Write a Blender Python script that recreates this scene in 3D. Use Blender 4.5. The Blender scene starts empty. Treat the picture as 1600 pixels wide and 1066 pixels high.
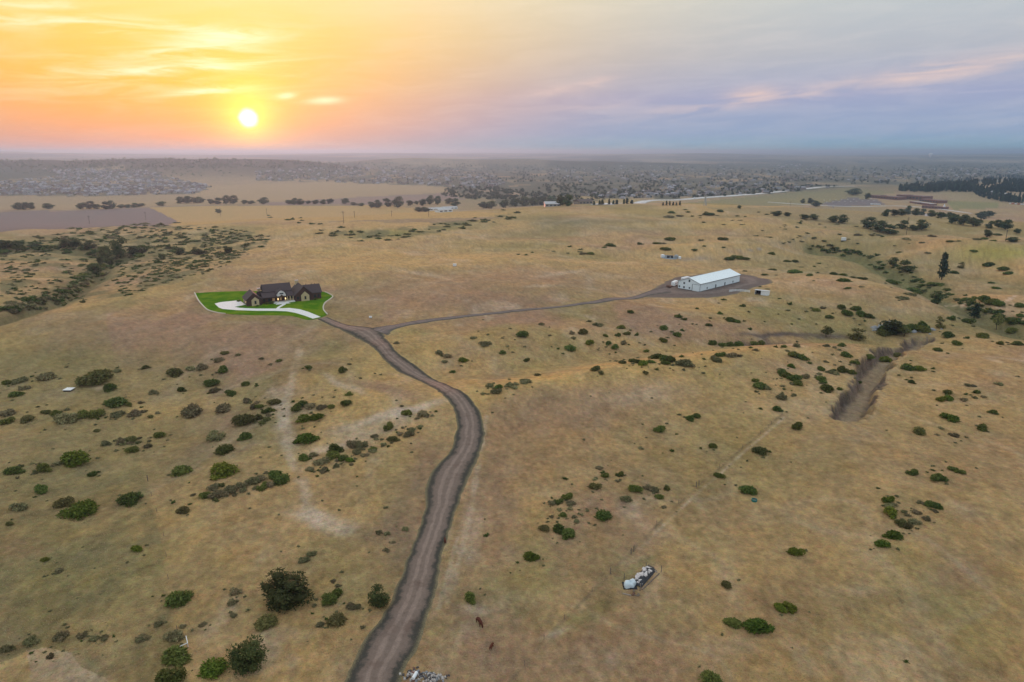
import bpy, bmesh, math, random
import numpy as np

SC = bpy.context.scene
COL = SC.collection
R = math.radians
rng = np.random.default_rng(7)
random.seed(7)

# ------------------------------------------------------------------ camera
H = 90.0            # drone height above the near pasture, metres
F = 1600 * 24 / 36  # focal length in photo pixels (24 mm on 36 mm, photo 1600 px wide)
PITCH = R(15.45)
cp, sp = math.cos(PITCH), math.sin(PITCH)
cam_d = bpy.data.cameras.new('camera')
cam_d.lens, cam_d.sensor_width = 24, 36
cam_d.clip_start, cam_d.clip_end = 1, 120000
cam = bpy.data.objects.new('camera', cam_d)
COL.objects.link(cam)
cam.location = (0, 0, H)
cam.rotation_euler = (math.pi / 2 - PITCH, 0, 0)
SC.camera = cam

def ray(px, py):
    px = np.asarray(px, float); py = np.asarray(py, float)
    cx = (px - 800) / F; cy = (533 - py) / F
    d = np.stack([cx, cp + cy * sp, -sp + cy * cp], -1)
    return d / np.linalg.norm(d, axis=-1, keepdims=True)

def project(x, y, z):
    rz = z - H
    dep = y * cp - rz * sp
    dep = np.where(np.abs(dep) < 1e-3, 1e-3, dep)
    return 800 + F * x / dep, 533 - F * (y * sp + rz * cp) / dep, dep

# ------------------------------------------------------------------ sky, sun, exposure
SUN = ray(388, 184)
SUN_AZ = math.degrees(math.atan2(SUN[0], SUN[1]))
SUN_EL = math.degrees(math.asin(SUN[2]))
SC.view_settings.view_transform = 'Standard'
SC.view_settings.look = 'None'
SC.view_settings.gamma = 1
SC.view_settings.exposure = 0.38
SC.view_settings.use_curve_mapping = False
SC.cycles.volume_bounces = 0
SC.cycles.max_bounces = 4
SC.cycles.diffuse_bounces = 2
SC.cycles.use_adaptive_sampling = True
SC.cycles.adaptive_threshold = 0.012
SC.cycles.use_denoising = True

class NT:
    """small helper that writes node trees as expressions"""
    def __init__(s, tree):
        s.t = tree; s.L = tree.links
    def n(s, typ, **kw):
        nd = s.t.nodes.new(typ)
        for k, v in kw.items():
            setattr(nd, k, v)
        return nd
    def put(s, sock, v):
        if hasattr(v, 'is_output'):
            s.L.new(v, sock)
        elif v is not None:
            sock.default_value = v
    def m(s, op, a, b=None, c=None, clamp=False):
        nd = s.n('ShaderNodeMath', operation=op, use_clamp=clamp)
        for i, v in enumerate((a, b, c)):
            if v is not None:
                s.put(nd.inputs[i], v)
        return nd.outputs[0]
    def mix(s, f, a, b, blend='MIX'):
        nd = s.n('ShaderNodeMix', data_type='RGBA', blend_type=blend)
        s.put(nd.inputs[0], f)
        s.put(nd.inputs[6], a if hasattr(a, 'is_output') else (*a, 1))
        s.put(nd.inputs[7], b if hasattr(b, 'is_output') else (*b, 1))
        return nd.outputs[2]
    def ramp(s, f, stops, interp='LINEAR'):
        nd = s.n('ShaderNodeValToRGB')
        cr = nd.color_ramp; cr.interpolation = interp
        while len(cr.elements) < len(stops):
            cr.elements.new(0.5)
        for e, (p, c) in zip(cr.elements, stops):
            e.position = p
            e.color = (*c, 1) if len(c) == 3 else c
        s.put(nd.inputs[0], f)
        return nd.outputs[0]
    def step(s, v, a, b):
        nd = s.n('ShaderNodeMapRange', interpolation_type='SMOOTHSTEP')
        s.put(nd.inputs[0], v)
        nd.inputs[1].default_value = a; nd.inputs[2].default_value = b
        nd.inputs[3].default_value = 0; nd.inputs[4].default_value = 1
        return nd.outputs[0]
    def noise(s, vec, scale, detail=3, rough=0.5, dist=0.0):
        nd = s.n('ShaderNodeTexNoise')
        if vec is not None:
            s.L.new(vec, nd.inputs['Vector'])
        nd.inputs['Scale'].default_value = scale
        nd.inputs['Detail'].default_value = detail
        nd.inputs['Roughness'].default_value = rough
        nd.inputs['Distortion'].default_value = dist
        return nd.outputs[0]

def build_world():
    w = bpy.data.worlds.new('World')
    SC.world = w
    w.use_nodes = True
    w.node_tree.nodes.clear()
    t = NT(w.node_tree)
    out = t.n('ShaderNodeOutputWorld')
    bg = t.n('ShaderNodeBackground')
    t.L.new(bg.outputs[0], out.inputs[0])
    tc = t.n('ShaderNodeTexCoord')
    sep = t.n('ShaderNodeSeparateXYZ')
    t.L.new(tc.outputs['Generated'], sep.inputs[0])
    x, y, z = sep.outputs
    el = t.m('MULTIPLY', t.m('ARCSINE', z), 180 / math.pi)
    az = t.m('MULTIPLY', t.m('ARCTAN2', x, y), 180 / math.pi)
    dot = t.n('ShaderNodeVectorMath', operation='DOT_PRODUCT')
    t.L.new(tc.outputs['Generated'], dot.inputs[0])
    dot.inputs[1].default_value = tuple(SUN)
    th = t.m('MULTIPLY', t.m('ARCCOSINE', t.m('MINIMUM', dot.outputs['Value'], 0.999999)), 180 / math.pi)
    # warm half round the sun, cool half away from it, both by elevation
    e = t.m('DIVIDE', el, 60.0, clamp=True)
    warm = t.ramp(e, [(0.0, (.64, .27, .20)), (2.2 / 60, (.82, .33, .10)), (5 / 60, (.86, .43, .065)),
                      (8.5 / 60, (.87, .53, .12)), (13 / 60, (.88, .69, .34)), (24 / 60, (.85, .77, .60)), (1, (.58, .62, .68))])
    cool = t.ramp(e, [(0.0, (.15, .33, .42)), (1.4 / 60, (.23, .31, .45)), (4 / 60, (.28, .31, .45)), (7 / 60, (.36, .38, .43)),
                      (11 / 60, (.42, .465, .485)), (18 / 60, (.52, .57, .60)), (1, (.56, .62, .69))])
    # the warm sector opens like a fan above the sun and closes towards the horizon
    fan = t.m('ADD', 17.0, t.m('MULTIPLY', t.m('MINIMUM', t.m('MAXIMUM', el, 0.0), 25.0), 1.05))
    da = t.m('SUBTRACT', az, SUN_AZ - 7)
    q = t.m('DIVIDE', da, fan)
    wgt = t.m('EXPONENT', t.m('MULTIPLY', t.m('POWER', t.m('ABSOLUTE', q), 2.3), -0.72))
    col = t.mix(wgt, cool, warm)
    # teal far right of the horizon
    # clear-air sky adds its own share
    sky = t.n('ShaderNodeTexSky', sky_type='NISHITA')
    sky.sun_disc = False
    sky.sun_elevation = R(SUN_EL)
    sky.sun_rotation = R(SUN_AZ)
    sky.dust_density = 4
    sky.ozone_density = 2
    skyc = t.mix(1.0, sky.outputs[0], (.05, .05, .05), 'MULTIPLY')
    col = t.mix(0.12, col, skyc, 'ADD')
    # clouds: thin streaks, in sky directions
    cmb = t.n('ShaderNodeCombineXYZ')
    t.put(cmb.inputs[0], t.m('MULTIPLY', az, 0.16))
    t.put(cmb.inputs[1], t.m('SUBTRACT', t.m('MULTIPLY', el, 1.15), t.m('MULTIPLY', az, 0.06)))
    nz = t.noise(cmb.outputs[0], 1.0, 6, 0.62, 0.7)
    def streak(px, py, wpx, hpx, tilt, amt, lo=.42, hi=.72):
        d0 = ray(px, py)
        a0 = math.degrees(math.atan2(d0[0], d0[1])); e0 = math.degrees(math.asin(d0[2]))
        u = t.m('SUBTRACT', az, a0)
        v = t.m('SUBTRACT', t.m('SUBTRACT', el, e0), t.m('MULTIPLY', u, tilt))
        k = math.degrees(1 / F)
        uu = t.m('POWER', t.m('ABSOLUTE', t.m('DIVIDE', u, wpx * k)), 2.0)
        vv = t.m('POWER', t.m('ABSOLUTE', t.m('DIVIDE', v, hpx * k)), 2.0)
        g = t.m('EXPONENT', t.m('MULTIPLY', t.m('ADD', uu, vv), -1.0))
        return t.m('MULTIPLY', t.m('MULTIPLY', g, t.step(nz, lo, hi)), amt)
    bright = None
    for a in [(150, 38, 150, 9, .03, .9, .35, .65), (355, 60, 60, 9, .09, 1.5, .25, .6), (310, 84, 75, 9, .05, 1.3, .28, .6),
              (285, 108, 110, 6, .10, 1.0, .3, .6), (335, 141, 70, 5, .16, .9, .3, .6), (60, 8, 60, 5, .1, .9, .3, .6),
              (448, 150, 12, 4, .1, .9, .2, .5), (508, 157, 24, 5, .06, .9, .2, .5), (120, 120, 220, 26, .02, .35, .4, .7)]:
        g = streak(*a)
        bright = g if bright is None else t.m('ADD', bright, g)
    col = t.mix(t.m('MINIMUM', bright, 1.0), col, (.95, .80, .48))
    pink = None
    for a in [(1510, 106, 100, 13, .10, .65, .2, .7), (1380, 124, 120, 11, .12, .3, .25, .7), (1178, 147, 34, 10, .04, .7, .1, .55),
              (870, 142, 55, 7, .05, .55, .25, .65), (935, 126, 30, 6, .2, .5, .25, .65), (900, 168, 80, 6, .05, .3, .25, .65),
              (1150, 160, 140, 9, .1, .4, .35, .65)]:
        g = streak(*a)
        pink = g if pink is None else t.m('ADD', pink, g)
    col = t.mix(t.m('MINIMUM', pink, 1.0), col, (.68, .49, .42))
    # smooth bands of thin haze cloud
    col = t.mix(t.m('MULTIPLY', t.step(nz, .35, .8), .10), col, (.95, .80, .66))
    # low sun burning through the haze
    g1 = t.m('EXPONENT', t.m('DIVIDE', th, -1.25))
    g2 = t.m('EXPONENT', t.m('DIVIDE', th, -4.5))
    col = t.mix(1.0, col, t.mix(1.0, (1.3, .80, .04), g1, 'MULTIPLY'), 'ADD')
    col = t.mix(1.0, col, t.mix(1.0, (.30, .13, .0), g2, 'MULTIPLY'), 'ADD')
    vv = t.m('POWER', t.m('ABSOLUTE', th), 1.0)
    core = t.m('SUBTRACT', 1.0, t.step(t.m('ADD', vv, t.m('MULTIPLY', t.m('SUBTRACT', nz, .5), .35)), .30, .85))
    col = t.mix(core, col, (3.0, 2.7, 1.3))
    t.L.new(col, bg.inputs[0])
    bg.inputs[1].default_value = 1.0
build_world()

sun_d = bpy.data.lights.new('sun', 'SUN')
sun_d.energy = 2.2
sun_d.angle = R(3)
sun_d.color = (1.0, .34, .22)
sun = bpy.data.objects.new('sun', sun_d)
COL.objects.link(sun)
from mathutils import Vector
sun.rotation_euler = Vector(SUN).to_track_quat('Z', 'Y').to_euler()
sun.location = (-300, 700, 400)

# ------------------------------------------------------------------ numbers: noise, distances
def vnoise(x, y, seed=0):
    ix = np.floor(x).astype(np.int64); iy = np.floor(y).astype(np.int64)
    fx = x - ix; fy = y - iy
    fx = fx * fx * fx * (fx * (fx * 6 - 15) + 10); fy = fy * fy * fy * (fy * (fy * 6 - 15) + 10)
    def h(a, b):
        n = (a * 374761393 + b * 668265263 + seed * 1274126177) & 0x7fffffff
        n = ((n ^ (n >> 13)) * 1103515245) & 0x7fffffff
        n = (n ^ (n >> 16)) & 0xffff
        return n / 32767.5 - 1
    a = h(ix, iy); b = h(ix + 1, iy); c = h(ix, iy + 1); d = h(ix + 1, iy + 1)
    return (a + (b - a) * fx) * (1 - fy) + (c + (d - c) * fx) * fy

def fbm(x, y, oct=4, seed=0):
    s = 0; a = 1; n = 0
    for i in range(oct):
        s = s + a * vnoise(x, y, seed + i * 17); n += a
        x = x * 2.03 + 13.7; y = y * 2.03 - 7.1; a *= .5
    return s / n

def sst(v, a, b):
    t = np.clip((v - a) / (b - a), 0, 1)
    return t * t * (3 - 2 * t)

def polydist(x, y, pts):
    """distance to a polyline, and how far along it (0..1)"""
    best = np.full(np.shape(x), 1e9); tt = np.zeros(np.shape(x)); side = np.zeros(np.shape(x))
    n = len(pts) - 1
    for i in range(n):
        ax, ay = pts[i][:2]; bx, by = pts[i + 1][:2]
        dx, dy = bx - ax, by - ay
        u = np.clip(((x - ax) * dx + (y - ay) * dy) / (dx * dx + dy * dy + 1e-9), 0, 1)
        ex = x - ax - u * dx; ey = y - ay - u * dy
        d = np.hypot(ex, ey)
        m = d < best
        best = np.where(m, d, best); tt = np.where(m, (i + u) / n, tt)
        side = np.where(m, np.sign(dx * ey - dy * ex), side)
    return best, tt, side

def inpoly(x, y, P):
    r = np.zeros(np.shape(x), bool)
    n = len(P)
    for i in range(n):
        x1, y1 = P[i][:2]; x2, y2 = P[(i + 1) % n][:2]
        c = ((y1 > y) != (y2 > y)) & (x < (x2 - x1) * (y - y1) / (y2 - y1 + 1e-12) + x1)
        r ^= c
    return r

# ------------------------------------------------------------------ terrain heights
def relief(x, y):
    return 6.5 * fbm(x / 180, y / 180, 3, 3)

def h_base(x, y):
    r = np.hypot(x, y)
    yb = np.interp(x, [-1500, -800, -350, -100, 150, 350, 600, 900, 1500], [600, 700, 880, 1000, 1230, 1210, 1000, 760, 600])
    z = -60 * sst(y - yb, -80, 950)
    z = z + 12 * np.exp(-(((x + 150) / 260) ** 2 + ((y - 400) / 190) ** 2))
    z = z + 7 * np.exp(-(((x - 250) / 300) ** 2 + ((y - 1120) / 150) ** 2))
    near = 1 - sst(y, 700, 1800)
    z = z + near * sst(r, 40, 250) * (relief(x, y) + 1.6 * fbm(x / 62, y / 62, 3, 9) + .28 * fbm(x / 13, y / 13, 2, 19))
    hillL = np.exp(-(((x + 480) / 260) ** 2 + ((y - 720) / 200) ** 2))
    z = z + hillL * (10 * fbm(x / 120, y / 120, 3, 21) + 2)
    hillR = np.exp(-(((x - 430) / 330) ** 2 + ((y - 700) / 270) ** 2))
    z = z + hillR * (20 * fbm(x / 115, y / 105, 2, 31) - 5)
    mid = sst(y, 1500, 2600)
    z = z + mid * 7 * fbm(x / 900, y / 900, 3, 41)
    # rising country far away
    far = sst(r, 6000, 19000)
    z = z + far * (92 + 60 * fbm(x / 4200, y / 4200, 4, 51))
    # long wooded mesa on the left, low hills in the middle
    az = np.degrees(np.arctan2(x, np.maximum(y, 1)))
    m1 = np.exp(-((y - 5600 - 300 * fbm(x / 1200, y * 0, 2, 5)) / 620) ** 2) * (1 - sst(az, -18, -8)) * sst(az, -60, -44)
    z = z + m1 * (96 + 18 * fbm(x / 700, y / 900, 3, 61))
    m2 = np.exp(-((y - 7600) / 900) ** 2) * sst(az, -20, -8) * (1 - sst(az, 4, 20))
    z = z + m2 * (70 + 26 * fbm(x / 900, y / 900, 3, 71))
    m3 = np.exp(-(((az + 40) / 9) ** 2)) * sst(r, 13000, 21000)
    z = z + m3 * (75 + 55 * fbm(az / 2.5, r / 6000, 3, 81))
    # pine ridge on the right
    m4 = np.exp(-(((x - 1900) / 560) ** 2 + ((y - 2500) / 420) ** 2))
    z = z + m4 * 46
    return z

def hit_fn(px, py, fn, tmin=70, tmax=60000, n=700):
    px = np.atleast_1d(np.asarray(px, float)); py = np.atleast_1d(np.asarray(py, float))
    d = ray(px, py)
    ts = np.geomspace(tmin, tmax, n)
    X = d[:, :1] * ts; Y = d[:, 1:2] * ts; Z = H + d[:, 2:] * ts
    g = Z - fn(X, Y)
    below = g < 0
    k = np.argmax(below, 1)
    none = ~below.any(1)
    k = np.clip(k, 1, n - 1); k[none] = n - 1
    i = np.arange(len(px))
    g0 = g[i, k - 1]; g1 = g[i, k]
    f = np.clip(g0 / (g0 - g1 + 1e-9), 0, 1)
    t = ts[k - 1] + (ts[k] - ts[k - 1]) * f
    x = d[:, 0] * t; y = d[:, 1] * t
    return np.stack([x, y, fn(x, y)], -1)

def bp(pts):
    a = np.array(pts, float)
    return hit_fn(a[:, 0], a[:, 1], h_base)

CREST = bp([(690, 640), (760, 612), (860, 600), (1000, 580), (1100, 562), (1200, 548), (1330, 547)])
SWALE = bp([(700, 560), (820, 568), (950, 548), (1050, 540), (1130, 528), (1250, 525), (1340, 522), (1400, 516)])
CREEK = bp([(1600, 512), (1560, 496), (1520, 478), (1480, 462), (1440, 444), (1400, 424), (1365, 406), (1330, 396), (1270, 388)])
GULLY = bp([(1318, 650), (1335, 628), (1352, 600), (1366, 578), (1380, 560), (1400, 550), (1425, 536), (1440, 520)])
RAVL = bp([(-40, 500), (20, 484), (70, 468), (108, 450), (140, 432), (160, 412), (185, 396), (215, 388)])
RAVL2 = bp([(-40, 394), (40, 388), (110, 388), (160, 392), (185, 396)])
DRAW = bp([(1280, 530), (1230, 524), (1180, 523), (1140, 524)])
HOUSE_L = bp([(388, 478)])[0]
HOUSE_R = bp([(503, 467)])[0]
LAWN_C = bp([(425, 474)])[0]
BARN_PX = [(1056.8, 451.2), (1093.4, 456.4), (1155.4, 444.0)]
BARN_C = bp([(1108, 452)])[0]
PAD_H = float(h_base(LAWN_C[0], LAWN_C[1]))
PAD_B = float(h_base(BARN_C[0], BARN_C[1]))

def gully_wob(x, y):
    return 3.4 * fbm(x / 12, y / 12, 3, 5) + 2.2 * np.abs(fbm(x / 3.6, y / 3.6, 2, 6))

def h_full(x, y):
    z = h_base(x, y)
    near = y < 1600
    xx = x[near]; yy = y[near]; dz = np.zeros(xx.shape)
    d, t, _ = polydist(xx, yy, CREST); dz += 4.2 * np.exp(-(d / 24) ** 2)
    d, t, _ = polydist(xx, yy, SWALE); dz -= 5.5 * np.exp(-(d / 22) ** 2)
    d, t, _ = polydist(xx, yy, CREEK); dz -= 4 * np.exp(-(d / 26) ** 2) + 4.5 * np.exp(-(d / 9) ** 2)
    wob = 2.2 * fbm(xx / 9, yy / 9, 3, 5)
    d, t, s = polydist(xx, yy, GULLY)
    dz -= np.interp(t, [0, .1, .6, 1], [3.2, 4.4, 4.8, 3.2]) * (1 - sst(d + gully_wob(xx, yy), 3.2, 6.5))
    d, t, _ = polydist(xx, yy, RAVL); dz -= 3 * np.exp(-(d / 24) ** 2) + 5.5 * np.exp(-((d + wob) / 7) ** 2)
    d, t, _ = polydist(xx, yy, RAVL2); dz -= 3 * np.exp(-(d / 26) ** 2) + 4 * np.exp(-((d + wob) / 9) ** 2)
    d, t, _ = polydist(xx, yy, DRAW); dz -= 2.2 * (1 - sst(d + wob, 3, 8))
    zz = z[near] + dz
    d = np.hypot((xx - LAWN_C[0]) / 1.25, yy - LAWN_C[1])
    k = 1 - sst(d, 47, 95)
    zz = zz * (1 - k) + PAD_H * k
    d = np.hypot((xx - BARN_C[0]) / 1.15, yy - BARN_C[1])
    k = 1 - sst(d, 46, 90)
    zz = zz * (1 - k) + PAD_B * k
    z = z.copy(); z[near] = zz
    return z

# polar grid round the point under the camera: one row and one column per picture pixel where the camera looks
AZ = np.concatenate([np.arange(-180, -60, 3.0), np.arange(-60, -43, .8), np.arange(-43, 43, .115), np.arange(43, 60, .8), np.arange(60, 180.01, 3.0)])
dep = np.concatenate([[89.5, 80, 70, 62, 56, 52], np.arange(49, 6, -.095), np.arange(6, 1.2, -.055), np.arange(1.2, .33, -.035)])
RAD = H / np.tan(np.radians(dep))
RAD = np.concatenate([RAD, np.geomspace(RAD[-1] * 1.05, 46000, 34)])
AZr = np.radians(AZ)
GX = np.sin(AZr)[None, :] * RAD[:, None]
GY = np.cos(AZr)[None, :] * RAD[:, None]
GZ = h_full(GX, GY)
LOGR = np.log(RAD)

def zg(x, y):
    """height of the ground sheet"""
    x = np.asarray(x, float); y = np.asarray(y, float)
    r = np.clip(np.hypot(x, y), RAD[0] * 1.001, RAD[-1] * .999)
    a = np.degrees(np.arctan2(x, y))
    j = np.clip(np.searchsorted(AZ, a) - 1, 0, len(AZ) - 2)
    i = np.clip(np.searchsorted(RAD, r) - 1, 0, len(RAD) - 2)
    u = (a - AZ[j]) / (AZ[j + 1] - AZ[j]); v = (r - RAD[i]) / (RAD[i + 1] - RAD[i])
    return (GZ[i, j] * (1 - u) + GZ[i, j + 1] * u) * (1 - v) + (GZ[i + 1, j] * (1 - u) + GZ[i + 1, j + 1] * u) * v

def hit(px, py):
    return hit_fn(px, py, zg)

def hits(pts):
    a = np.array(pts, float)
    return hit(a[:, 0], a[:, 1])

def mpp(p):
    """metres per photo pixel at a point"""
    return float(project(p[0], p[1], p[2])[2]) / F
# ------------------------------------------------------------------ materials
MATS = {}
def mat(name, col, rough=.8, spec=.3, noise=None, var=.25, bump=0, rand=0.0, metal=0.0, trans=0.0, emit=None):
    """plain surface with procedural variation in object space; rand = per-object tint"""
    if name in MATS:
        return MATS[name]
    m = bpy.data.materials.new(name); m.use_nodes = True
    MATS[name] = m
    t = NT(m.node_tree)
    b = m.node_tree.nodes['Principled BSDF']
    b.inputs['Roughness'].default_value = rough
    b.inputs['Metallic'].default_value = metal
    b.inputs['Specular IOR Level'].default_value = spec
    c = t.mix(0.0, col, col)
    geo = t.n('ShaderNodeNewGeometry')
    if noise:
        nz = t.noise(geo.outputs['Position'], noise, 4, .6)
        k = t.m('ADD', 1 - var, t.m('MULTIPLY', nz, 2 * var))
        c = t.mix(1.0, c, k, 'MULTIPLY')
        if bump:
            bn = t.n('ShaderNodeBump'); bn.inputs['Strength'].default_value = bump
            bn.inputs['Distance'].default_value = .05
            t.L.new(nz, bn.inputs['Height']); t.L.new(bn.outputs[0], b.inputs['Normal'])
    if rand:
        oi = t.n('ShaderNodeObjectInfo')
        k = t.m('ADD', 1 - rand, t.m('MULTIPLY', oi.outputs['Random'], 2 * rand))
        c = t.mix(1.0, c, k, 'MULTIPLY')
        hs = t.n('ShaderNodeHueSaturation')
        t.put(hs.inputs['Hue'], t.m('ADD', .5 - .03, t.m('MULTIPLY', t.m('FRACT', t.m('MULTIPLY', oi.outputs['Random'], 7.3)), .06)))
        t.L.new(c, hs.inputs['Color']); c = hs.outputs[0]
    t.L.new(c, b.inputs['Base Color'])
    if emit:
        b.inputs['Emission Color'].default_value = (*emit[0], 1)
        b.inputs['Emission Strength'].default_value = emit[1]
    if trans:
        o = [n for n in m.node_tree.nodes if n.type == 'OUTPUT_MATERIAL'][0]
        tr = t.n('ShaderNodeBsdfTranslucent'); t.L.new(c, tr.inputs[0])
        mx = t.n('ShaderNodeMixShader'); mx.inputs[0].default_value = trans
        t.L.new(b.outputs[0], mx.inputs[1]); t.L.new(tr.outputs[0], mx.inputs[2]); t.L.new(mx.outputs[0], o.inputs[0])
    return m

def leafmat(name, a, b_, rand=.34):
    m = bpy.data.materials.new(name); m.use_nodes = True
    MATS[name] = m
    t = NT(m.node_tree); b = m.node_tree.nodes['Principled BSDF']
    geo = t.n('ShaderNodeNewGeometry')
    nz = t.noise(geo.outputs['Position'], 1.3, 3, .6)
    c = t.mix(t.step(nz, .35, .65), a, b_)
    k = t.m('ADD', .62, t.m('MULTIPLY', geo.outputs['Random Per Island'], .76))
    c = t.mix(1.0, c, k, 'MULTIPLY')
    oi = t.n('ShaderNodeObjectInfo')
    c = t.mix(1.0, c, t.m('ADD', 1 - rand, t.m('MULTIPLY', oi.outputs['Random'], 2 * rand)), 'MULTIPLY')
    hs = t.n('ShaderNodeHueSaturation')
    t.put(hs.inputs['Hue'], t.m('ADD', .472, t.m('MULTIPLY', t.m('FRACT', t.m('MULTIPLY', oi.outputs['Random'], 7.3)), .056)))
    t.L.new(c, hs.inputs['Color']); c = hs.outputs[0]
    t.L.new(c, b.inputs['Base Color'])
    b.inputs['Roughness'].default_value = .7
    b.inputs['Specular IOR Level'].default_value = .15
    o = [n for n in m.node_tree.nodes if n.type == 'OUTPUT_MATERIAL'][0]
    tr = t.n('ShaderNodeBsdfTranslucent'); t.L.new(c, tr.inputs[0])
    mx = t.n('ShaderNodeMixShader'); mx.inputs[0].default_value = .25
    t.L.new(b.outputs[0], mx.inputs[1]); t.L.new(tr.outputs[0], mx.inputs[2]); t.L.new(mx.outputs[0], o.inputs[0])
    return m

LEAF_G = leafmat('leaf_green', (.090, .125, .028), (.155, .175, .042))
LEAF_B = leafmat('leaf_bright', (.100, .145, .018), (.175, .205, .030))
LEAF_S = leafmat('leaf_sage', (.285, .235, .130), (.205, .200, .095))
LEAF_D = leafmat('leaf_dark', (.058, .085, .028), (.105, .115, .040))
LEAF_C = leafmat('leaf_cottonwood', (.068, .092, .036), (.105, .120, .045))
LEAF_P = leafmat('needle_pine', (.036, .066, .034), (.062, .088, .042))
BARK = mat('bark', (.085, .062, .045), .9, .1, 6, .3)

# ------------------------------------------------------------------ mesh helpers
def mesh_np(name, V, Fq, mats, mi=None, smooth=False):
    V = np.asarray(V, np.float32).reshape(-1, 3)
    me = bpy.data.meshes.new(name)
    if isinstance(Fq, np.ndarray):
        k = Fq.shape[1]
        me.vertices.add(len(V)); me.vertices.foreach_set('co', V.ravel())
        me.loops.add(Fq.size); me.loops.foreach_set('vertex_index', Fq.astype(np.int32).ravel())
        me.polygons.add(len(Fq))
        me.polygons.foreach_set('loop_start', np.arange(0, Fq.size, k, dtype=np.int32))
    else:
        me.from_pydata([tuple(map(float, v)) for v in V], [], Fq)
    for m in (mats if isinstance(mats, (list, tuple)) else [mats]):
        me.materials.append(m)
    if mi is not None:
        me.polygons.foreach_set('material_index', np.asarray(mi, np.int32))
    if smooth:
        me.polygons.foreach_set('use_smooth', np.ones(len(me.polygons), bool))
    me.update(calc_edges=True)
    return me

def link(name, me, parent=None, loc=None, rotz=None, scale=None):
    o = bpy.data.objects.new(name, me)
    COL.objects.link(o)
    if parent is not None:
        o.parent = parent
    if loc is not None:
        o.location = tuple(float(v) for v in loc)
    if rotz is not None:
        o.rotation_euler = (0, 0, float(rotz))
    if scale is not None:
        o.scale = tuple(float(v) for v in scale)
    return o

def tag(o, label, cat, group=None, kind=None):
    if label: o['label'] = label
    if cat: o['category'] = cat
    if group: o['group'] = group
    if kind: o['kind'] = kind
    return o

def struct(o, label=None):
    o['kind'] = 'structure'
    if label: o['label'] = label
    return o

class MB:
    """collects boxes, prisms and tubes for ONE mesh"""
    def __init__(s): s.V = []; s.F = []; s.M = []; s.m = 0
    def add(s, vs, fs):
        b = len(s.V); s.V += [tuple(v) for v in vs]
        s.F += [tuple(b + i for i in f) for f in fs]; s.M += [s.m] * len(fs)
    def box(s, x0, x1, y0, y1, z0, z1):
        s.add([(x0, y0, z0), (x1, y0, z0), (x1, y1, z0), (x0, y1, z0), (x0, y0, z1), (x1, y0, z1), (x1, y1, z1), (x0, y1, z1)],
              [(0, 3, 2, 1), (4, 5, 6, 7), (0, 1, 5, 4), (1, 2, 6, 5), (2, 3, 7, 6), (3, 0, 4, 7)])
    def prism(s, prof, axis, a, b):
        """profile (p,z) swept along axis 'x' or 'y' from a to b"""
        n = len(prof)
        f = (lambda p, z, w: (w, p, z)) if axis == 'x' else (lambda p, z, w: (p, w, z))
        vs = [f(p, z, a) for p, z in prof] + [f(p, z, b) for p, z in prof]
        fs = [tuple(range(n)), tuple(range(2 * n - 1, n - 1, -1))] + [(i, i + n, (i + 1) % n + n, (i + 1) % n) for i in range(n)]
        s.add(vs, fs)
    def tube(s, p0, p1, r0, r1, n=7):
        p0 = np.array(p0, float); p1 = np.array(p1, float)
        d = (p1 - p0); d = d / (np.linalg.norm(d) + 1e-9)
        a = np.cross(d, (0, 0, 1) if abs(d[2]) < .9 else (1, 0, 0)); a /= np.linalg.norm(a); b = np.cross(d, a)
        vs = []
        for p, r in ((p0, r0), (p1, r1)):
            for k in range(n):
                q = 2 * math.pi * k / n
                vs.append(p + r * (math.cos(q) * a + math.sin(q) * b))
        s.add(vs, [(k, (k + 1) % n, (k + 1) % n + n, k + n) for k in range(n)] + [tuple(range(n - 1, -1, -1)), tuple(range(n, 2 * n))])
    def mesh(s, name, mats, smooth=False):
        me = mesh_np(name, s.V, s.F, mats, s.M, smooth)
        bm = bmesh.new(); bm.from_mesh(me); bmesh.ops.recalc_face_normals(bm, faces=bm.faces); bm.to_mesh(me); bm.free()
        return me
    def build(s, name, mats, parent=None, **k):
        return link(name, s.mesh(name, mats), parent, **k)

def empty(name, loc, rotz=0):
    o = bpy.data.objects.new(name, None); COL.objects.link(o)
    o.location = tuple(float(v) for v in loc); o.rotation_euler = (0, 0, rotz)
    o.empty_display_size = 1
    return o

def copy_tree(o, parent=None):
    c = o.copy(); COL.objects.link(c)
    if parent is not None: c.parent = parent
    for ch in [k for k in o.children]:
        copy_tree(ch, c)
    return c

# ------------------------------------------------------------------ ground colours
TAN = np.array([.398, .270, .148]); MAUVE = np.array([.330, .214, .146]); GOLD = np.array([.510, .350, .158])
OLIVE = np.array([.280, .230, .108]); SAND = np.array([.56, .445, .335]); DIRT = np.array([.150, .108, .088])
GREEN = np.array([.150, .175, .060])

BRUSH_A = [(0, 380), (130, 357), (270, 348), (330, 352), (425, 368), (415, 384), (370, 402), (300, 428), (200, 462), (60, 484), (0, 492)]
BRUSH_B = [(500, 358), (600, 358), (700, 346), (800, 334), (800, 342), (700, 362), (620, 374), (540, 372)]

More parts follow.
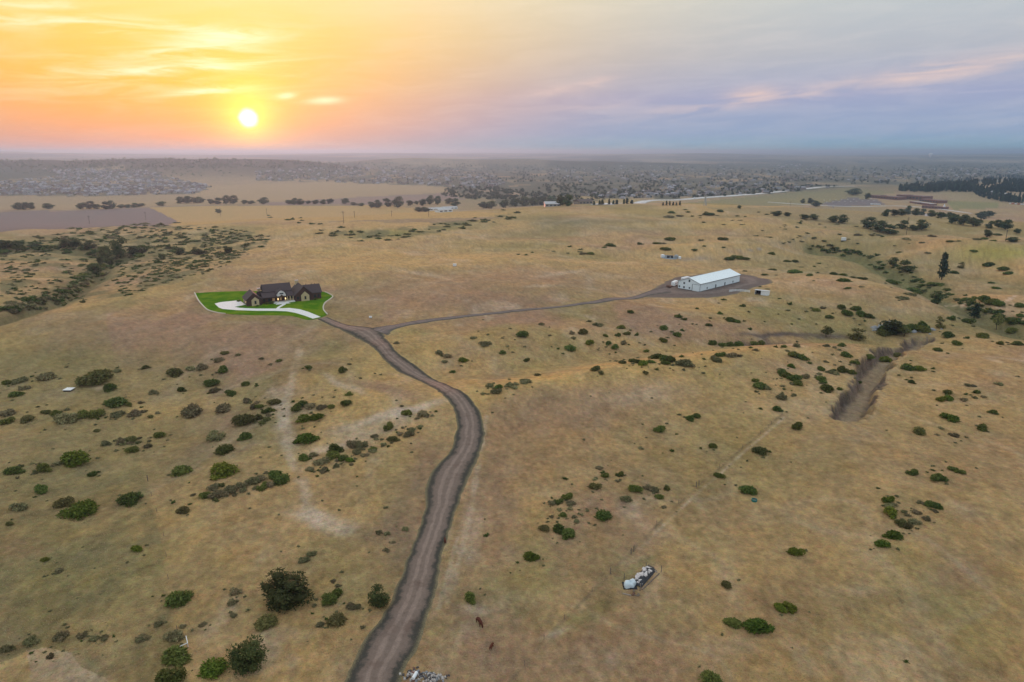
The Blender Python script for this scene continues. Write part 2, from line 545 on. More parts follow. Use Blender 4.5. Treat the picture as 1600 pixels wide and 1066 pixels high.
def ground_colours():
    X, Y, Z = GX.ravel(), GY.ravel(), GZ.ravel()
    n = X.size
    r = np.hypot(X, Y)
    c = np.tile(TAN, (n, 1))
    def blend(col, w):
        nonlocal c
        w = np.clip(w, 0, 1)[:, None]
        c = c * (1 - w) + np.asarray(col) * w
    near = 1 - sst(r, 3000, 6000)
    blend(MAUVE, .9 * sst(fbm(X / 48, Y / 75, 5, 101), -.05, .32) * near)
    blend(OLIVE, .8 * sst(fbm(X / 42, Y / 60, 5, 111), .02, .42) * near)
    blend(GOLD, .6 * sst(fbm(X / 60, Y / 110, 5, 121), .12, .45) * near)
    blend(SAND, .45 * sst(fbm(X / 14, Y / 26, 4, 131), .32, .62) * near)
    blend((.440, .305, .170), .45 * sst(Y, 330, 480) * (1 - sst(Y, 1000, 1500)))
    blend((.500, .345, .165), .45 * sst(Y, 330, 480) * (1 - sst(Y, 1000, 1500)) * sst(fbm(X / 120, Y / 200, 4, 141), -.1, .3))
    lowl = relief(X, Y) / 6.5 + .5 * np.exp(-(((X - 430) / 330) ** 2 + ((Y - 700) / 270) ** 2)) * fbm(X / 115, Y / 105, 2, 31) + .35 * fbm(X / 62, Y / 62, 3, 9)
    blend(OLIVE * .95, .6 * sst(-lowl, .05, .4) * (1 - sst(Y, 1100, 1700)))
    blend(GOLD, .38 * sst(lowl, .12, .45) * (1 - sst(Y, 1100, 1700)))
    # painted by where things are on the ground, found through the photograph
    PX, PY, DP = project(X, Y, Z)
    vis = (DP > 1)
    jx = PX + 14 * fbm(X / 9, Y / 14, 3, 7) * np.clip(150 / np.maximum(DP, 1), .15, 1)
    jy = PY + 9 * fbm(X / 8 + 50, Y / 14, 3, 8) * np.clip(150 / np.maximum(DP, 1), .15, 1)
    def patch(px, py, rx, ry, col, w, ang=0):
        a = R(ang); dx = jx - px; dy = jy - py
        u = (dx * math.cos(a) + dy * math.sin(a)) / rx; v = (-dx * math.sin(a) + dy * math.cos(a)) / ry
        k = np.where(vis, np.exp(-(u * u + v * v) ** 1.3), 0)
        blend(col, w * k)
    # broad tones
    patch(120, 560, 170, 45, OLIVE, .45); patch(120, 880, 190, 110, OLIVE, .75); patch(60, 900, 120, 60, GREEN, .30)
    patch(300, 540, 160, 40, MAUVE, .5); patch(130, 505, 130, 22, MAUVE, .6); patch(90, 560, 110, 14, GREEN, .25)
    patch(210, 640, 160, 14, GOLD, .6, -4); patch(150, 820, 150, 20, GOLD, .6, -10); patch(20, 860, 60, 20, (.30, .17, .11), .6)
    patch(560, 905, 130, 70, OLIVE, .6); patch(620, 760, 60, 60, OLIVE, .4); patch(520, 560, 90, 40, OLIVE, .5)
    patch(640, 470, 120, 30, MAUVE, .6); patch(800, 440, 240, 26, MAUVE, .55); patch(600, 405, 200, 24, GOLD, .45)
    patch(900, 640, 190, 40, MAUVE, .65, -6); patch(1010, 615, 70, 16, SAND, .35, -4); patch(860, 700, 90, 60, (.36, .22, .13), .5)
    patch(880, 592, 160, 11, GOLD, .9, -7); patch(1080, 566, 140, 11, GOLD, .7, -6); patch(1170, 548, 100, 9, GOLD, .7)
    patch(1500, 540, 160, 14, GOLD, .45); patch(1400, 700, 220, 60, TAN, .5); patch(1120, 720, 160, 80, OLIVE, .45)
    patch(1400, 950, 200, 60, OLIVE, .4); patch(1230, 950, 120, 50, (.33, .22, .14), .4); patch(900, 900, 120, 70, OLIVE, .35)
    patch(740, 640, 30, 120, GOLD, .4, 8); patch(740, 860, 26, 170, (.38, .26, .15), .5, 12); patch(760, 620, 30, 9, GOLD, .8, -10)
    patch(985, 352, 120, 9, (.17, .165, .10), .7); patch(1080, 352, 150, 5, GOLD, .8); patch(900, 332, 140, 5, GOLD, .5)
    patch(880, 345, 60, 7, (.17, .165, .10), .7)
    patch(1560, 395, 70, 14, (.36, .31, .095), .8); patch(1590, 420, 60, 10, GOLD, .5); patch(1330, 378, 120, 12, OLIVE, .5)
    patch(1270, 300, 70, 7, GREEN, .7); patch(600, 365, 60, 7, GREEN, .7); patch(700, 355, 60, 5, GREEN, .5, -10)
    patch(920, 962, 60, 12, GREEN, .45, -25); patch(1000, 890, 40, 12, GREEN, .4, -40); patch(640, 519, 40, 6, GREEN, .35); patch(810, 575, 40, 6, GREEN, .3)
    patch(1150, 490, 60, 10, GREEN, .2); patch(1300, 470, 90, 16, OLIVE, .5)
    # bare ground
    patch(1215, 523.5, 75, 3.6, (.105, .082, .076), 1.0); patch(1300, 527, 40, 4, (.125, .10, .09), .8)
    patch(445, 655, 12, 24, SAND, .95); patch(452, 690, 14, 14, SAND, .6); patch(436, 632, 12, 6, SAND, .7)
    patch(505, 815, 44, 13, SAND, 1.0, 14); patch(495, 808, 22, 6, SAND * 1.1, .9, 10); patch(540, 832, 20, 10, SAND, .5)
    patch(590, 655, 70, 9, SAND, .85, -14); patch(640, 640, 60, 7, SAND, 1.0, -16); patch(520, 700, 46, 7, SAND, .7, -8); patch(610, 668, 40, 10, SAND, .5, -20); patch(560, 680, 40, 14, SAND, .5)
    patch(600, 608, 60, 8, MAUVE, .8, 12); patch(535, 600, 40, 5, SAND, .6, 25); patch(490, 572, 50, 10, (.26, .16, .11), .5, -10)
    patch(90, 1046, 70, 24, (.50, .37, .24), .95, 5); patch(15, 1050, 30, 20, GOLD, .9); patch(140, 1062, 30, 8, SAND, .6)
    patch(155, 606, 14, 5, SAND, .8); patch(870, 990, 22, 7, SAND, .6, -20); patch(740, 955, 25, 10, SAND, .5); patch(455, 1030, 14, 18, SAND, .3)
    patch(735, 815, 14, 30, SAND, .45); patch(733, 865, 20, 14, SAND, .4); patch(1025, 458, 60, 5, SAND, .2)
    patch(880, 427, 40, 3, SAND, .5, -8); patch(845, 447, 20, 2.5, SAND, .6); patch(660, 428, 40, 3, SAND, .5, 10); patch(1350, 920, 30, 10, SAND, .3)
    patch(990, 488, 26, 4, (.40, .26, .15), .4); patch(1130, 512, 60, 8, MAUVE, .4)
    patch(1500, 900, 60, 25, MAUVE, .5); patch(1140, 1010, 40, 18, SAND, .25)
    patch(1085, 405, 26, 3, (.28, .24, .23), .6)
    for sd, sc_ in ((151, 90), (152, 60), (153, 130)):
        f_ = fbm(X / sc_, Y / sc_, 3, sd); gr = np.maximum(r, 60) * .0016 / sc_ * 6
        blend(SAND, .18 * np.exp(-(f_ / gr) ** 2) * sst(fbm(X / 50, Y / 50, 2, sd + 9), -.1, .3) * near)
    # gully, creek and ravines: bare cut banks
    wob = 2.2 * fbm(X / 9, Y / 9, 3, 5)
    dg, tg, sg = polydist(X, Y, GULLY)
    wob2 = gully_wob(X, Y)
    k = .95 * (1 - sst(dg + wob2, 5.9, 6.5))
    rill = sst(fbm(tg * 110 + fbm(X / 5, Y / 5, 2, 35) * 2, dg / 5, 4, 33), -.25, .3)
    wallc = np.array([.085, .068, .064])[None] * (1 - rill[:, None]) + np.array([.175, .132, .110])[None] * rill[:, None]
    kk = (k * (.97 * (sg > 0) + (sg <= 0) * (.35 + .6 * sst(fbm(X / 7, Y / 7, 3, 34), -.15, .15))))[:, None]  # left wall wholly dark: its shade is painted into the bank colour
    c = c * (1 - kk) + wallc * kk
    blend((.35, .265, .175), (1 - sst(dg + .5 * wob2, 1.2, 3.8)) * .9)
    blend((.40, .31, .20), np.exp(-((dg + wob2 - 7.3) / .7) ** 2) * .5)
    d, t, _ = polydist(X, Y, DRAW); blend((.125, .095, .082), .9 * (1 - sst(d + wob, 3, 7)))
    d, t, _ = polydist(X, Y, CREEK); blend((.12, .135, .06), .75 * (1 - sst(d + 8 * fbm(X / 20, Y / 20, 3, 15), 6, 24)))
    d, t, _ = polydist(X, Y, RAVL); blend((.13, .13, .065), .75 * (1 - sst(d + 7 * fbm(X / 16, Y / 16, 3, 16), 4, 20)))
    d, t, _ = polydist(X, Y, RAVL2); blend((.12, .125, .06), .7 * (1 - sst(d + 7 * fbm(X / 16, Y / 16, 3, 17), 4, 22)))
    # trails, fence line tone
    def trail(px, w, col, a):
        d, t, _ = polydist(X, Y, hits(px))
        blend(col, a * (.35 + .75 * sst(fbm(X / 5, Y / 8, 3, 4), -.25, .25)) * (1 - sst(d + .4 * w * fbm(X / 3, Y / 3, 3, 3), w * .3, w)))
    trail([(1222, 648), (1160, 700), (1090, 760), (990, 858), (953, 897), (925, 925), (882, 968), (850, 1000), (820, 1040), (796, 1066), (770, 1090)], .55, (.20, .155, .10), .7)
    trail([(1226, 652), (1166, 703), (1098, 763), (1000, 858)], .6, SAND, .6)
    trail([(1150, 480), (1200, 482), (1240, 495), (1262, 504)], 1.6, (.20, .20, .09), .6)
    trail([(468, 545), (458, 585), (449, 625), (443, 660), (448, 705), (470, 745), (482, 790), (500, 815)], 2.4, SAND, .42)
    trail([(1560, 480), (1578, 468), (1600, 462)], 2.2, SAND, .9); trail([(1480, 478), (1520, 480), (1560, 480)], 2, SAND, .8)
    trail([(1200, 388), (1170, 391), (1130, 395)], 3, (.27, .25, .23), .8); trail([(1340, 362), (1260, 370), (1200, 380)], 4, (.20, .19, .15), .5)
    trail([(760, 650), (748, 720), (735, 800), (716, 880), (700, 940)], 1.2, SAND, .35)
    trail([(715, 840), (700, 900), (686, 950)], .8, SAND, .4)
    trail([(0, 690), (60, 655), (72, 600)], .7, (.25, .18, .11), .4)
    lf = hits([(165, 470), (172, 520), (186, 575), (208, 660), (231, 750), (256, 840), (266, 930), (282, 1000), (300, 1066), (312, 1100)])
    d, t, s = polydist(X, Y, lf)
    inr = (s < 0) & (r < 420) & (PX < 330) & vis
    d2 = np.where(inr, 1, 0) * sst(d, 0, 1.2)
    blend(OLIVE * .95, .38 * d2)
    blend((.185, .158, .080), .55 * d2 * sst(-Y, -215, -150) * sst(fbm(X / 6, Y / 9, 4, 181), -.35, .2))
    bare = inpoly(jx, jy, [(-80, 1034), (0, 1034), (30, 1022), (70, 1012), (112, 1018), (128, 1040), (165, 1060), (190, 1100), (-80, 1100)]) & vis & (r < 180)
    blend((.52, .385, .25), .85 * bare); blend((.50, .34, .14), .6 * (bare & (jx < 45)))
    # ---------------- fields in the valley (polygons on the photograph, laid on the ground)
    fx = PX + 1.5 * fbm(X / 200, Y / 200, 2, 71); fy = PY + .6 * fbm(X / 200 + 9, Y / 200, 2, 72)
    farm = vis & (Y > 900)
    def field(P, col, a=.9, rag=1.0):
        blend(col, a * (inpoly(fx, fy, P) & farm))
    blend((.33, .25, .16), .7 * sst(Y, 1300, 2200) * near)
    azv = np.degrees(np.arctan2(X, np.maximum(Y, 1)))
    blend((.105, .112, .072), .8 * sst(azv, -8, 4) * sst(Y, 2300, 3000) * near * sst(fbm(X / 350, Y / 700, 4, 78), -.35, .1))
    for P_ in (BRUSH_A, BRUSH_B):
        blend((.175, .160, .085), .8 * (inpoly(PX, PY, P_) & vis) * sst(fbm(X / 16, Y / 30, 4, 79), -.02, .28))
    blend((.20, .19, .12), .55 * sst(fbm(X / 500, Y / 900, 4, 77), .05, .35) * sst(Y, 1500, 2500) * near)
    field([(-300, 335), (0, 332), (235, 325), (278, 346), (270, 352), (150, 362), (0, 375), (-300, 395)], (.215, .170, .165), .95)
    field([(235, 325), (330, 321), (600, 321), (700, 330), (800, 333), (700, 346), (560, 344), (430, 344), (300, 352), (262, 352), (278, 346)], (.47, .32, .15), .85)
    field([(-300, 312), (0, 310), (250, 306), (430, 300), (380, 318), (0, 328), (-300, 330)], (.37, .28, .17), .7)
    field([(400, 318), (560, 308), (700, 302), (730, 312), (600, 320), (420, 320)], (.25, .19, .175), .8)
    field([(330, 290), (540, 284), (740, 296), (680, 302), (480, 312), (400, 312), (300, 305)], (.41, .30, .175), .8)
    field([(500, 346), (690, 341), (800, 340), (620, 352)], (.25, .195, .15), .6)
    field([(895, 320), (900, 305), (1000, 312), (1060, 314), (1000, 318)], (.40, .30, .15), .8)
    field([(1060, 318), (1250, 300), (1330, 295), (1400, 300), (1330, 318), (1200, 322)], (.20, .21, .10), .6)
    field([(1100, 325), (1350, 322), (1500, 340), (1330, 352), (1200, 340)], (.30, .24, .14), .6)
    field([(1280, 318), (1330, 309), (1372, 313), (1385, 320), (1300, 324)], (.165, .15, .165), .9)
    field([(1465, 300), (1540, 293), (1600, 312), (1600, 322), (1500, 318)], (.36, .28, .16), .7)
    field([(1480, 315), (1560, 318), (1560, 326), (1490, 328)], (.18, .21, .09), .6)
    # far country: dark woodland and pale grass mosaics
    farw = sst(r, 3800, 6500)
    blend((.12, .125, .085), .85 * farw)
    blend((.040, .055, .036), .9 * farw * sst(fbm(X / 900, Y / 1900, 5, 91), -.15, .12))
    blend((.31, .26, .17), .75 * farw * sst(fbm(X / 1100, Y / 1900, 4, 95), .18, .38))
    azd = np.degrees(np.arctan2(X, np.maximum(Y, 1)))
    mesa = np.exp(-((Y - 5500) / 900) ** 2) * (1 - sst(azd, -18, -8)) * sst(azd, -60, -44)
    blend((.034, .042, .030), .92 * mesa)
    field([(60, 266), (130, 262), (200, 262), (190, 268), (100, 270)], (.35, .28, .17), .8)
    field([(585, 270), (620, 262), (640, 272)], (.20, .24, .12), .7)
    # neighbourhoods: streets, lawns and yard trees make a dark mottled floor
    for P_ in ([(0, 284), (120, 273), (240, 271), (335, 293), (300, 304), (180, 307), (0, 307)], [(400, 266), (520, 257), (640, 261), (760, 268), (805, 290), (760, 296), (640, 289), (540, 286), (400, 282)],
               [(0, 262), (90, 262), (240, 264), (250, 271), (100, 275), (0, 282)], [(700, 294), (800, 292), (860, 286), (1010, 281), (1200, 284), (1335, 291), (1190, 304), (1060, 311), (950, 311), (890, 319), (800, 323), (740, 312)],
               [(640, 262), (1000, 258), (1320, 255), (1345, 285), (1000, 286), (800, 288)], [(1330, 258), (1600, 254), (1600, 274), (1400, 289), (1330, 288)]):
        blend((.085, .095, .070), .85 * (inpoly(fx, fy, P_) & farm) * sst(fbm(X / 90, Y / 240, 3, 85), -.45, -.05))
    # grain of the sward: clumps, worn spots and stalks
    g = 1.03 + .20 * fbm(X / 3.2, Y / 4.2, 3, 201) + .26 * fbm(X / 1.1, Y / 1.5, 2, 211) + .16 * fbm(X / 11, Y / 17, 3, 221)
    c = c * (1 + (g - 1) * (1 - sst(r, 600, 1500)))[:, None]
    tone = fbm(X / 5, Y / 8, 3, 231)[:, None] * (1 - sst(r, 500, 1200))[:, None]
    c = c * (1 + tone * np.array([.06, .0, -.09])[None])
    lum = (c @ np.array([.3, .6, .1]))[:, None]
    c = (lum + (c - lum) * np.where(r < 2500, 1.10, 1.0)[:, None]) * np.where(r < 2500, 1.05, 1.0)[:, None]
    return np.clip(c, 0.01, .9)

def build_ground():
    nr, na = GX.shape
    V = np.stack([GX, GY, GZ], -1).reshape(-1, 3)
    i = np.arange(nr - 1)[:, None] * na; j = np.arange(na - 1)[None, :]
    Fq = np.stack([i + j, i + na + j, i + na + j + 1, i + j + 1], -1).reshape(-1, 4)
    Fq = Fq[:, ::-1]
    m = bpy.data.materials.new('dry_grassland'); m.use_nodes = True
    t = NT(m.node_tree); b = m.node_tree.nodes['Principled BSDF']
    b.inputs['Roughness'].default_value = 1; b.inputs['Specular IOR Level'].default_value = 0.0
    b.inputs['Sheen Weight'].default_value = .10; b.inputs['Sheen Roughness'].default_value = .55; b.inputs['Sheen Tint'].default_value = (1, .80, .60, 1)
    at = t.n('ShaderNodeAttribute', attribute_name='tone')
    geo = t.n('ShaderNodeNewGeometry')
    P = geo.outputs['Position']
    n1 = t.noise(P, 2.6, 5, .7); n2 = t.noise(P, .55, 5, .65, .3); n3 = t.noise(P, .11, 4, .6, .4)
    c = at.outputs['Color']
    k = t.m('ADD', .14, t.m('ADD', t.m('MULTIPLY', n1, .95), t.m('MULTIPLY', n2, .82)))
    c = t.mix(1.0, c, k, 'MULTIPLY')
    c = t.mix(t.m('MULTIPLY', t.step(n3, .48, .70), .30), c, t.mix(1.0, c, (.82, .93, .78), 'MULTIPLY'))
    c = t.mix(t.m('MULTIPLY', t.step(n3, .48, .30), .30), c, t.mix(1.0, c, (1.06, .94, .90), 'MULTIPLY'))
    nc = t.n('ShaderNodeTexNoise'); t.L.new(P, nc.inputs['Vector']); nc.inputs['Scale'].default_value = .9; nc.inputs['Detail'].default_value = 5; nc.inputs['Roughness'].default_value = .7
    c = t.mix(.38, c, t.mix(1.0, c, t.mix(1.0, t.mix(1.0, nc.outputs['Color'], (1.5, 1.5, 1.5), 'MULTIPLY'), (.25, .25, .25), 'ADD'), 'MULTIPLY'))
    # dry stalks: pale flecks; dark specks scattered by a second noise
    c = t.mix(t.m('MULTIPLY', t.step(n1, .60, .74), .35), c, (.52, .42, .28))
    n4 = t.noise(P, 1.25, 3, .6, .2)
    c = t.mix(t.m('MULTIPLY', t.step(n4, .62, .74), .38), c, (.13, .115, .06))
    t.L.new(c, b.inputs['Base Color'])
    bn = t.n('ShaderNodeBump'); bn.inputs['Strength'].default_value = 1.0; bn.inputs['Distance'].default_value = .6
    t.L.new(t.m('ADD', n1, t.m('MULTIPLY', n2, 2.0)), bn.inputs['Height']); t.L.new(bn.outputs[0], b.inputs['Normal'])
    me = mesh_np('ground', V, Fq, m, smooth=True)
    ca = me.color_attributes.new('tone', 'FLOAT_COLOR', 'POINT')
    C = np.ones((len(V), 4), np.float32); C[:, :3] = ground_colours()
    ca.data.foreach_set('color', C.ravel())
    struct(link('ground', me), 'rolling dry tan grassland falling to a wide hazy valley')
build_ground()
# ------------------------------------------------------------------ roads
def resample(P, n):
    P = np.asarray(P, float)
    s = np.concatenate([[0], np.cumsum(np.hypot(*np.diff(P[:, :2], axis=0).T))])
    u = np.linspace(0, s[-1], n)
    # smooth through the points (Catmull-Rom on arc length)
    out = np.zeros((n, 2))
    k = np.clip(np.searchsorted(s, u) - 1, 0, len(P) - 2)
    for q in range(n):
        i = k[q]; p1, p2 = P[i, :2], P[i + 1, :2]
        p0 = P[i - 1, :2] if i else 2 * p1 - p2
        p3 = P[i + 2, :2] if i + 2 < len(P) else 2 * p2 - p1
        t = (u[q] - s[i]) / (s[i + 1] - s[i] + 1e-9)
        out[q] = .5 * (2 * p1 + (p2 - p0) * t + (2 * p0 - 5 * p1 + 4 * p2 - p3) * t * t + (3 * p1 - p0 - 3 * p2 + p3) * t ** 3)
    return out

def roadmat(name, crown, verge, edge0=.20, edge1=.34, scale=.9):
    m = bpy.data.materials.new(name); m.use_nodes = True
    t = NT(m.node_tree); b = m.node_tree.nodes['Principled BSDF']
    b.inputs['Roughness'].default_value = .95; b.inputs['Specular IOR Level'].default_value = .1
    at = t.n('ShaderNodeAttribute', attribute_name='across')
    u = at.outputs['Fac']          # 0 left edge, 1 right edge
    geo = t.n('ShaderNodeNewGeometry'); P = geo.outputs['Position']
    n1 = t.noise(P, scale, 5, .65); n2 = t.noise(P, scale * 5, 3, .7); n3 = t.noise(P, scale * .22, 3, .6)
    a = t.m('ABSOLUTE', t.m('SUBTRACT', u, .5))
    a = t.m('ADD', a, t.m('MULTIPLY', t.m('SUBTRACT', n1, .5), .34))
    a = t.m('ADD', a, t.m('MULTIPLY', t.m('SUBTRACT', n3, .5), .30))
    w = t.step(a, edge0, edge1)
    # two worn wheel tracks, paler
    tr = t.m('ABSOLUTE', t.m('SUBTRACT', t.m('ABSOLUTE', t.m('SUBTRACT', u, .5)), .11))
    trk = t.m('SUBTRACT', 1.0, t.step(t.m('ADD', tr, t.m('MULTIPLY', t.m('SUBTRACT', n3, .5), .10)), .02, .07))
    cr = t.mix(t.m('MULTIPLY', trk, .75), crown, tuple(v * 1.45 for v in crown))
    cr = t.mix(t.m('MULTIPLY', t.step(n3, .52, .68), .5), cr, (crown[0] * .72, crown[1] * .62, crown[2] * .60))
    c = t.mix(w, cr, verge)
    edge = t.step(t.m('ADD', t.m('ABSOLUTE', t.m('SUBTRACT', u, .5)), t.m('MULTIPLY', t.m('SUBTRACT', n2, .5), .16)), .39, .52)
    c = t.mix(t.m('MULTIPLY', edge, .9), c, (.235, .195, .110))
    c = t.mix(1.0, c, t.m('ADD', .25, t.m('ADD', t.m('MULTIPLY', n1, .75), t.m('MULTIPLY', n2, .75))), 'MULTIPLY')
    t.L.new(c, b.inputs['Base Color'])
    bn = t.n('ShaderNodeBump'); bn.inputs['Strength'].default_value = .6; bn.inputs['Distance'].default_value = .12
    t.L.new(n2, bn.inputs['Height']); t.L.new(bn.outputs[0], b.inputs['Normal'])
    return m

def ribbon(name, Lpx, Rpx, n, m, lift=.12, cross=12, rag=.5, world=False, camber=.12):
    L = resample(np.asarray(Lpx) if world else hits(Lpx), n); Rr = resample(np.asarray(Rpx) if world else hits(Rpx), n)
    if rag:
        dv = (Rr - L); dv /= np.linalg.norm(dv, axis=1, keepdims=True) + 1e-9
        L = L + dv * (rag * (fbm(L[:, 0] / 2.2, L[:, 1] / 2.2, 3, 1) + 1.1 * fbm(L[:, 0] / 9, L[:, 1] / 9, 2, 11)))[:, None]
        Rr = Rr + dv * (rag * (fbm(Rr[:, 0] / 2.2, Rr[:, 1] / 2.2, 3, 2) + 1.1 * fbm(Rr[:, 0] / 9, Rr[:, 1] / 9, 2, 12)))[:, None]
    u = np.linspace(0, 1, cross + 1)
    P = L[:, None, :] * (1 - u)[None, :, None] + Rr[:, None, :] * u[None, :, None]
    Z = zg(P[..., 0], P[..., 1]) + lift + camber * np.sin(u * math.pi)[None, :]
    Z[:, 0] -= lift * .8; Z[:, -1] -= lift * .8
    V = np.concatenate([P, Z[..., None]], -1).reshape(-1, 3)
    i = np.arange(n - 1)[:, None] * (cross + 1); j = np.arange(cross)[None, :]
    Fq = np.stack([i + j, i + j + 1, i + cross + 2 + j, i + cross + 1 + j], -1).reshape(-1, 4)
    me = mesh_np(name, V, Fq, m, smooth=True)
    bm = bmesh.new(); bm.from_mesh(me); bmesh.ops.recalc_face_normals(bm, faces=bm.faces)
    if sum(f.normal.z for f in bm.faces) < 0: bmesh.ops.reverse_faces(bm, faces=bm.faces)
    bm.to_mesh(me); bm.free()
    at = me.attributes.new('across', 'FLOAT', 'POINT')
    at.data.foreach_set('value', np.tile(u, n).astype(np.float32))
    return link(name, me)

def sheet(name, poly_xy, m, lift, zc=None, sub=0):
    """flat sheet over a levelled pad"""
    P = np.asarray(poly_xy)[:, :2]
    bm = bmesh.new()
    vs = [bm.verts.new((x, y, (zc if zc is not None else float(zg(x, y))) + lift)) for x, y in P]
    f = bm.faces.new(vs); f.normal_update()
    if f.normal.z < 0: f.normal_flip()
    # a real edge: 12 cm skirt down
    bmesh.ops.triangulate(bm, faces=bm.faces[:])
    ext = bmesh.ops.extrude_edge_only(bm, edges=[e for e in bm.edges if e.is_boundary])
    for v in [g for g in ext['geom'] if isinstance(g, bmesh.types.BMVert)]: v.co.z -= lift + .10
    me = bpy.data.meshes.new(name); bm.to_mesh(me); bm.free(); me.materials.append(m)
    return link(name, me)

ROADM = roadmat('dirt_road', (.200, .150, .122), (.062, .058, .048), .23, .38)
ROADM2 = roadmat('gravel_track', (.170, .138, .124), (.085, .078, .070), .25, .42)

RL = [(505, 1130), (537, 1066), (568, 1000), (610, 940), (637, 870), (664, 800), (664, 768), (676, 735), (700, 708), (712, 680),
      (714, 660), (709, 640), (694, 620), (664, 600), (621, 580), (600, 562), (584, 545), (560, 530), (540, 520), (522, 511), (496, 499)]
RR = [(600, 1130), (627, 1066), (654, 1000), (675, 940), (692, 870), (711, 800), (725, 765), (737, 735), (751, 706), (757, 680),
      (755, 660), (748, 640), (732, 620), (697, 600), (661, 580), (634, 560), (616, 545), (604, 530), (590, 514), (545, 508), (512, 496)]
struct(ribbon('dirt_road', RL, RR, 420, ROADM, .14, 14, .42), 'brown dirt road with dark gravel verges winding up to the house')
struct(ribbon('barn_track', [(574, 513), (600, 509.5), (650, 501), (700, 495), (800, 484.5), (900, 474), (960, 465), (1010, 456), (1040, 447)],
              [(606, 524), (622, 513), (660, 505.5), (703, 499.5), (800, 488.5), (900, 478), (960, 470), (1010, 464), (1050, 458)],
              160, ROADM2, .10, 8, .5), 'grey gravel track branching off to the white barn')
# gravel yard round the barn
YARD = hits([(1012, 456), (1030, 446), (1044, 439), (1058, 433), (1085, 430), (1120, 427), (1150, 427), (1180, 432), (1206, 440), (1190, 447), (1170, 452), (1150, 459), (1120, 464), (1080, 466), (1040, 466), (1005, 464)])
def yard_sheet():
    P = resample(np.vstack([YARD, YARD[:1]]), 120)[:-1]
    c = P.mean(0)
    P = P + ((P - c) / np.linalg.norm(P - c, axis=1, keepdims=True)) * (2.2 * fbm(P[:, 0] / 7, P[:, 1] / 7, 3, 8))[:, None]
    k = 14; n = len(P)
    V = []; A = []
    for q in range(k + 1):
        s = q / k
        X = c + (P - c) * s
        V.append(np.concatenate([X, (zg(X[:, 0], X[:, 1]) + .07 - (.06 if q == k else 0))[:, None]], 1)); A.append(np.full(n, .5 + .5 * s ** 4))
    V = np.vstack(V); A = np.concatenate(A)
    Fq = np.array([(q * n + i, q * n + (i + 1) % n, (q + 1) * n + (i + 1) % n, (q + 1) * n + i) for q in range(k) for i in range(n)])[:, ::-1]
    me = mesh_np('gravel_yard', V, Fq, roadmat('yard_gravel', (.160, .124, .106), (.19, .15, .12), .36, .5), smooth=True)
    at = me.attributes.new('across', 'FLOAT', 'POINT'); at.data.foreach_set('value', A.astype(np.float32))
    o = link('gravel_yard', me); struct(o, 'dark gravel yard round the white barn')
yard_sheet()

# ------------------------------------------------------------------ lawn, drive and edging at the house
def lawnmat():
    m = bpy.data.materials.new('lawn_grass'); m.use_nodes = True
    t = NT(m.node_tree); b = m.node_tree.nodes['Principled BSDF']; b.inputs['Roughness'].default_value = 1; b.inputs['Specular IOR Level'].default_value = 0
    geo = t.n('ShaderNodeNewGeometry'); P = geo.outputs['Position']
    c = t.mix(t.step(t.noise(P, .12, 4, .6), .4, .62), (.062, .165, .006), (.135, .215, .012))
    c = t.mix(1.0, c, t.m('ADD', .65, t.m('MULTIPLY', t.noise(P, 3, 4, .7), .7)), 'MULTIPLY')
    t.L.new(c, b.inputs['Base Color'])
    return m
LAWN_PX = [(304.5, 458), (340, 456.2), (376, 455.2), (410, 455), (450, 453.5), (490, 454), (508, 457), (519.5, 463), (516, 467), (508, 473), (505, 479),
           (505.5, 485), (511, 491.5), (500, 497), (490, 499.5), (478, 500), (465, 496), (450, 493.5), (420, 493), (390, 492.5), (360, 491), (340, 488), (325, 484), (318, 478), (311, 470)]
DRIVE_PX = [(335.5, 474.8), (345, 472.5), (374, 469.6), (384, 476.5), (366, 480), (375, 481.5), (400, 482.6), (432, 482.6), (452, 481.6), (468, 483.6), (482, 487.8), (501, 495.6),
            (489, 498.4), (476, 493.6), (462, 489.3), (448, 486.8), (430, 486.2), (400, 486), (370, 485), (348, 483.2), (342, 481)]
lw = hits(LAWN_PX)
struct(sheet('lawn', resample(np.vstack([lw, lw[:1]]), 110)[:-1], lawnmat(), .06, PAD_H), 'bright green mown lawn round the brown house')
CONC = mat('concrete', (.78, .77, .75), .85, .2, 1.2, .10)
dv = hits(DRIVE_PX)
struct(sheet('driveway', dv, CONC, .13, PAD_H), 'pale concrete driveway curving across the lawn')
wk = hits([(431, 483.0), (440, 477.5), (446, 474.5), (444, 472), (438, 471.3), (447, 470.3), (446, 473), (447, 475.5), (437.5, 480), (434.5, 483)])
walk = sheet('front_walk', hits([(430.5, 483.2), (434, 480), (441, 476), (440, 473), (447, 473), (446.5, 476), (438, 480.5), (435.5, 483.2)]), CONC, .125, PAD_H)
struct(walk, 'pale concrete walk from the drive to the front steps')

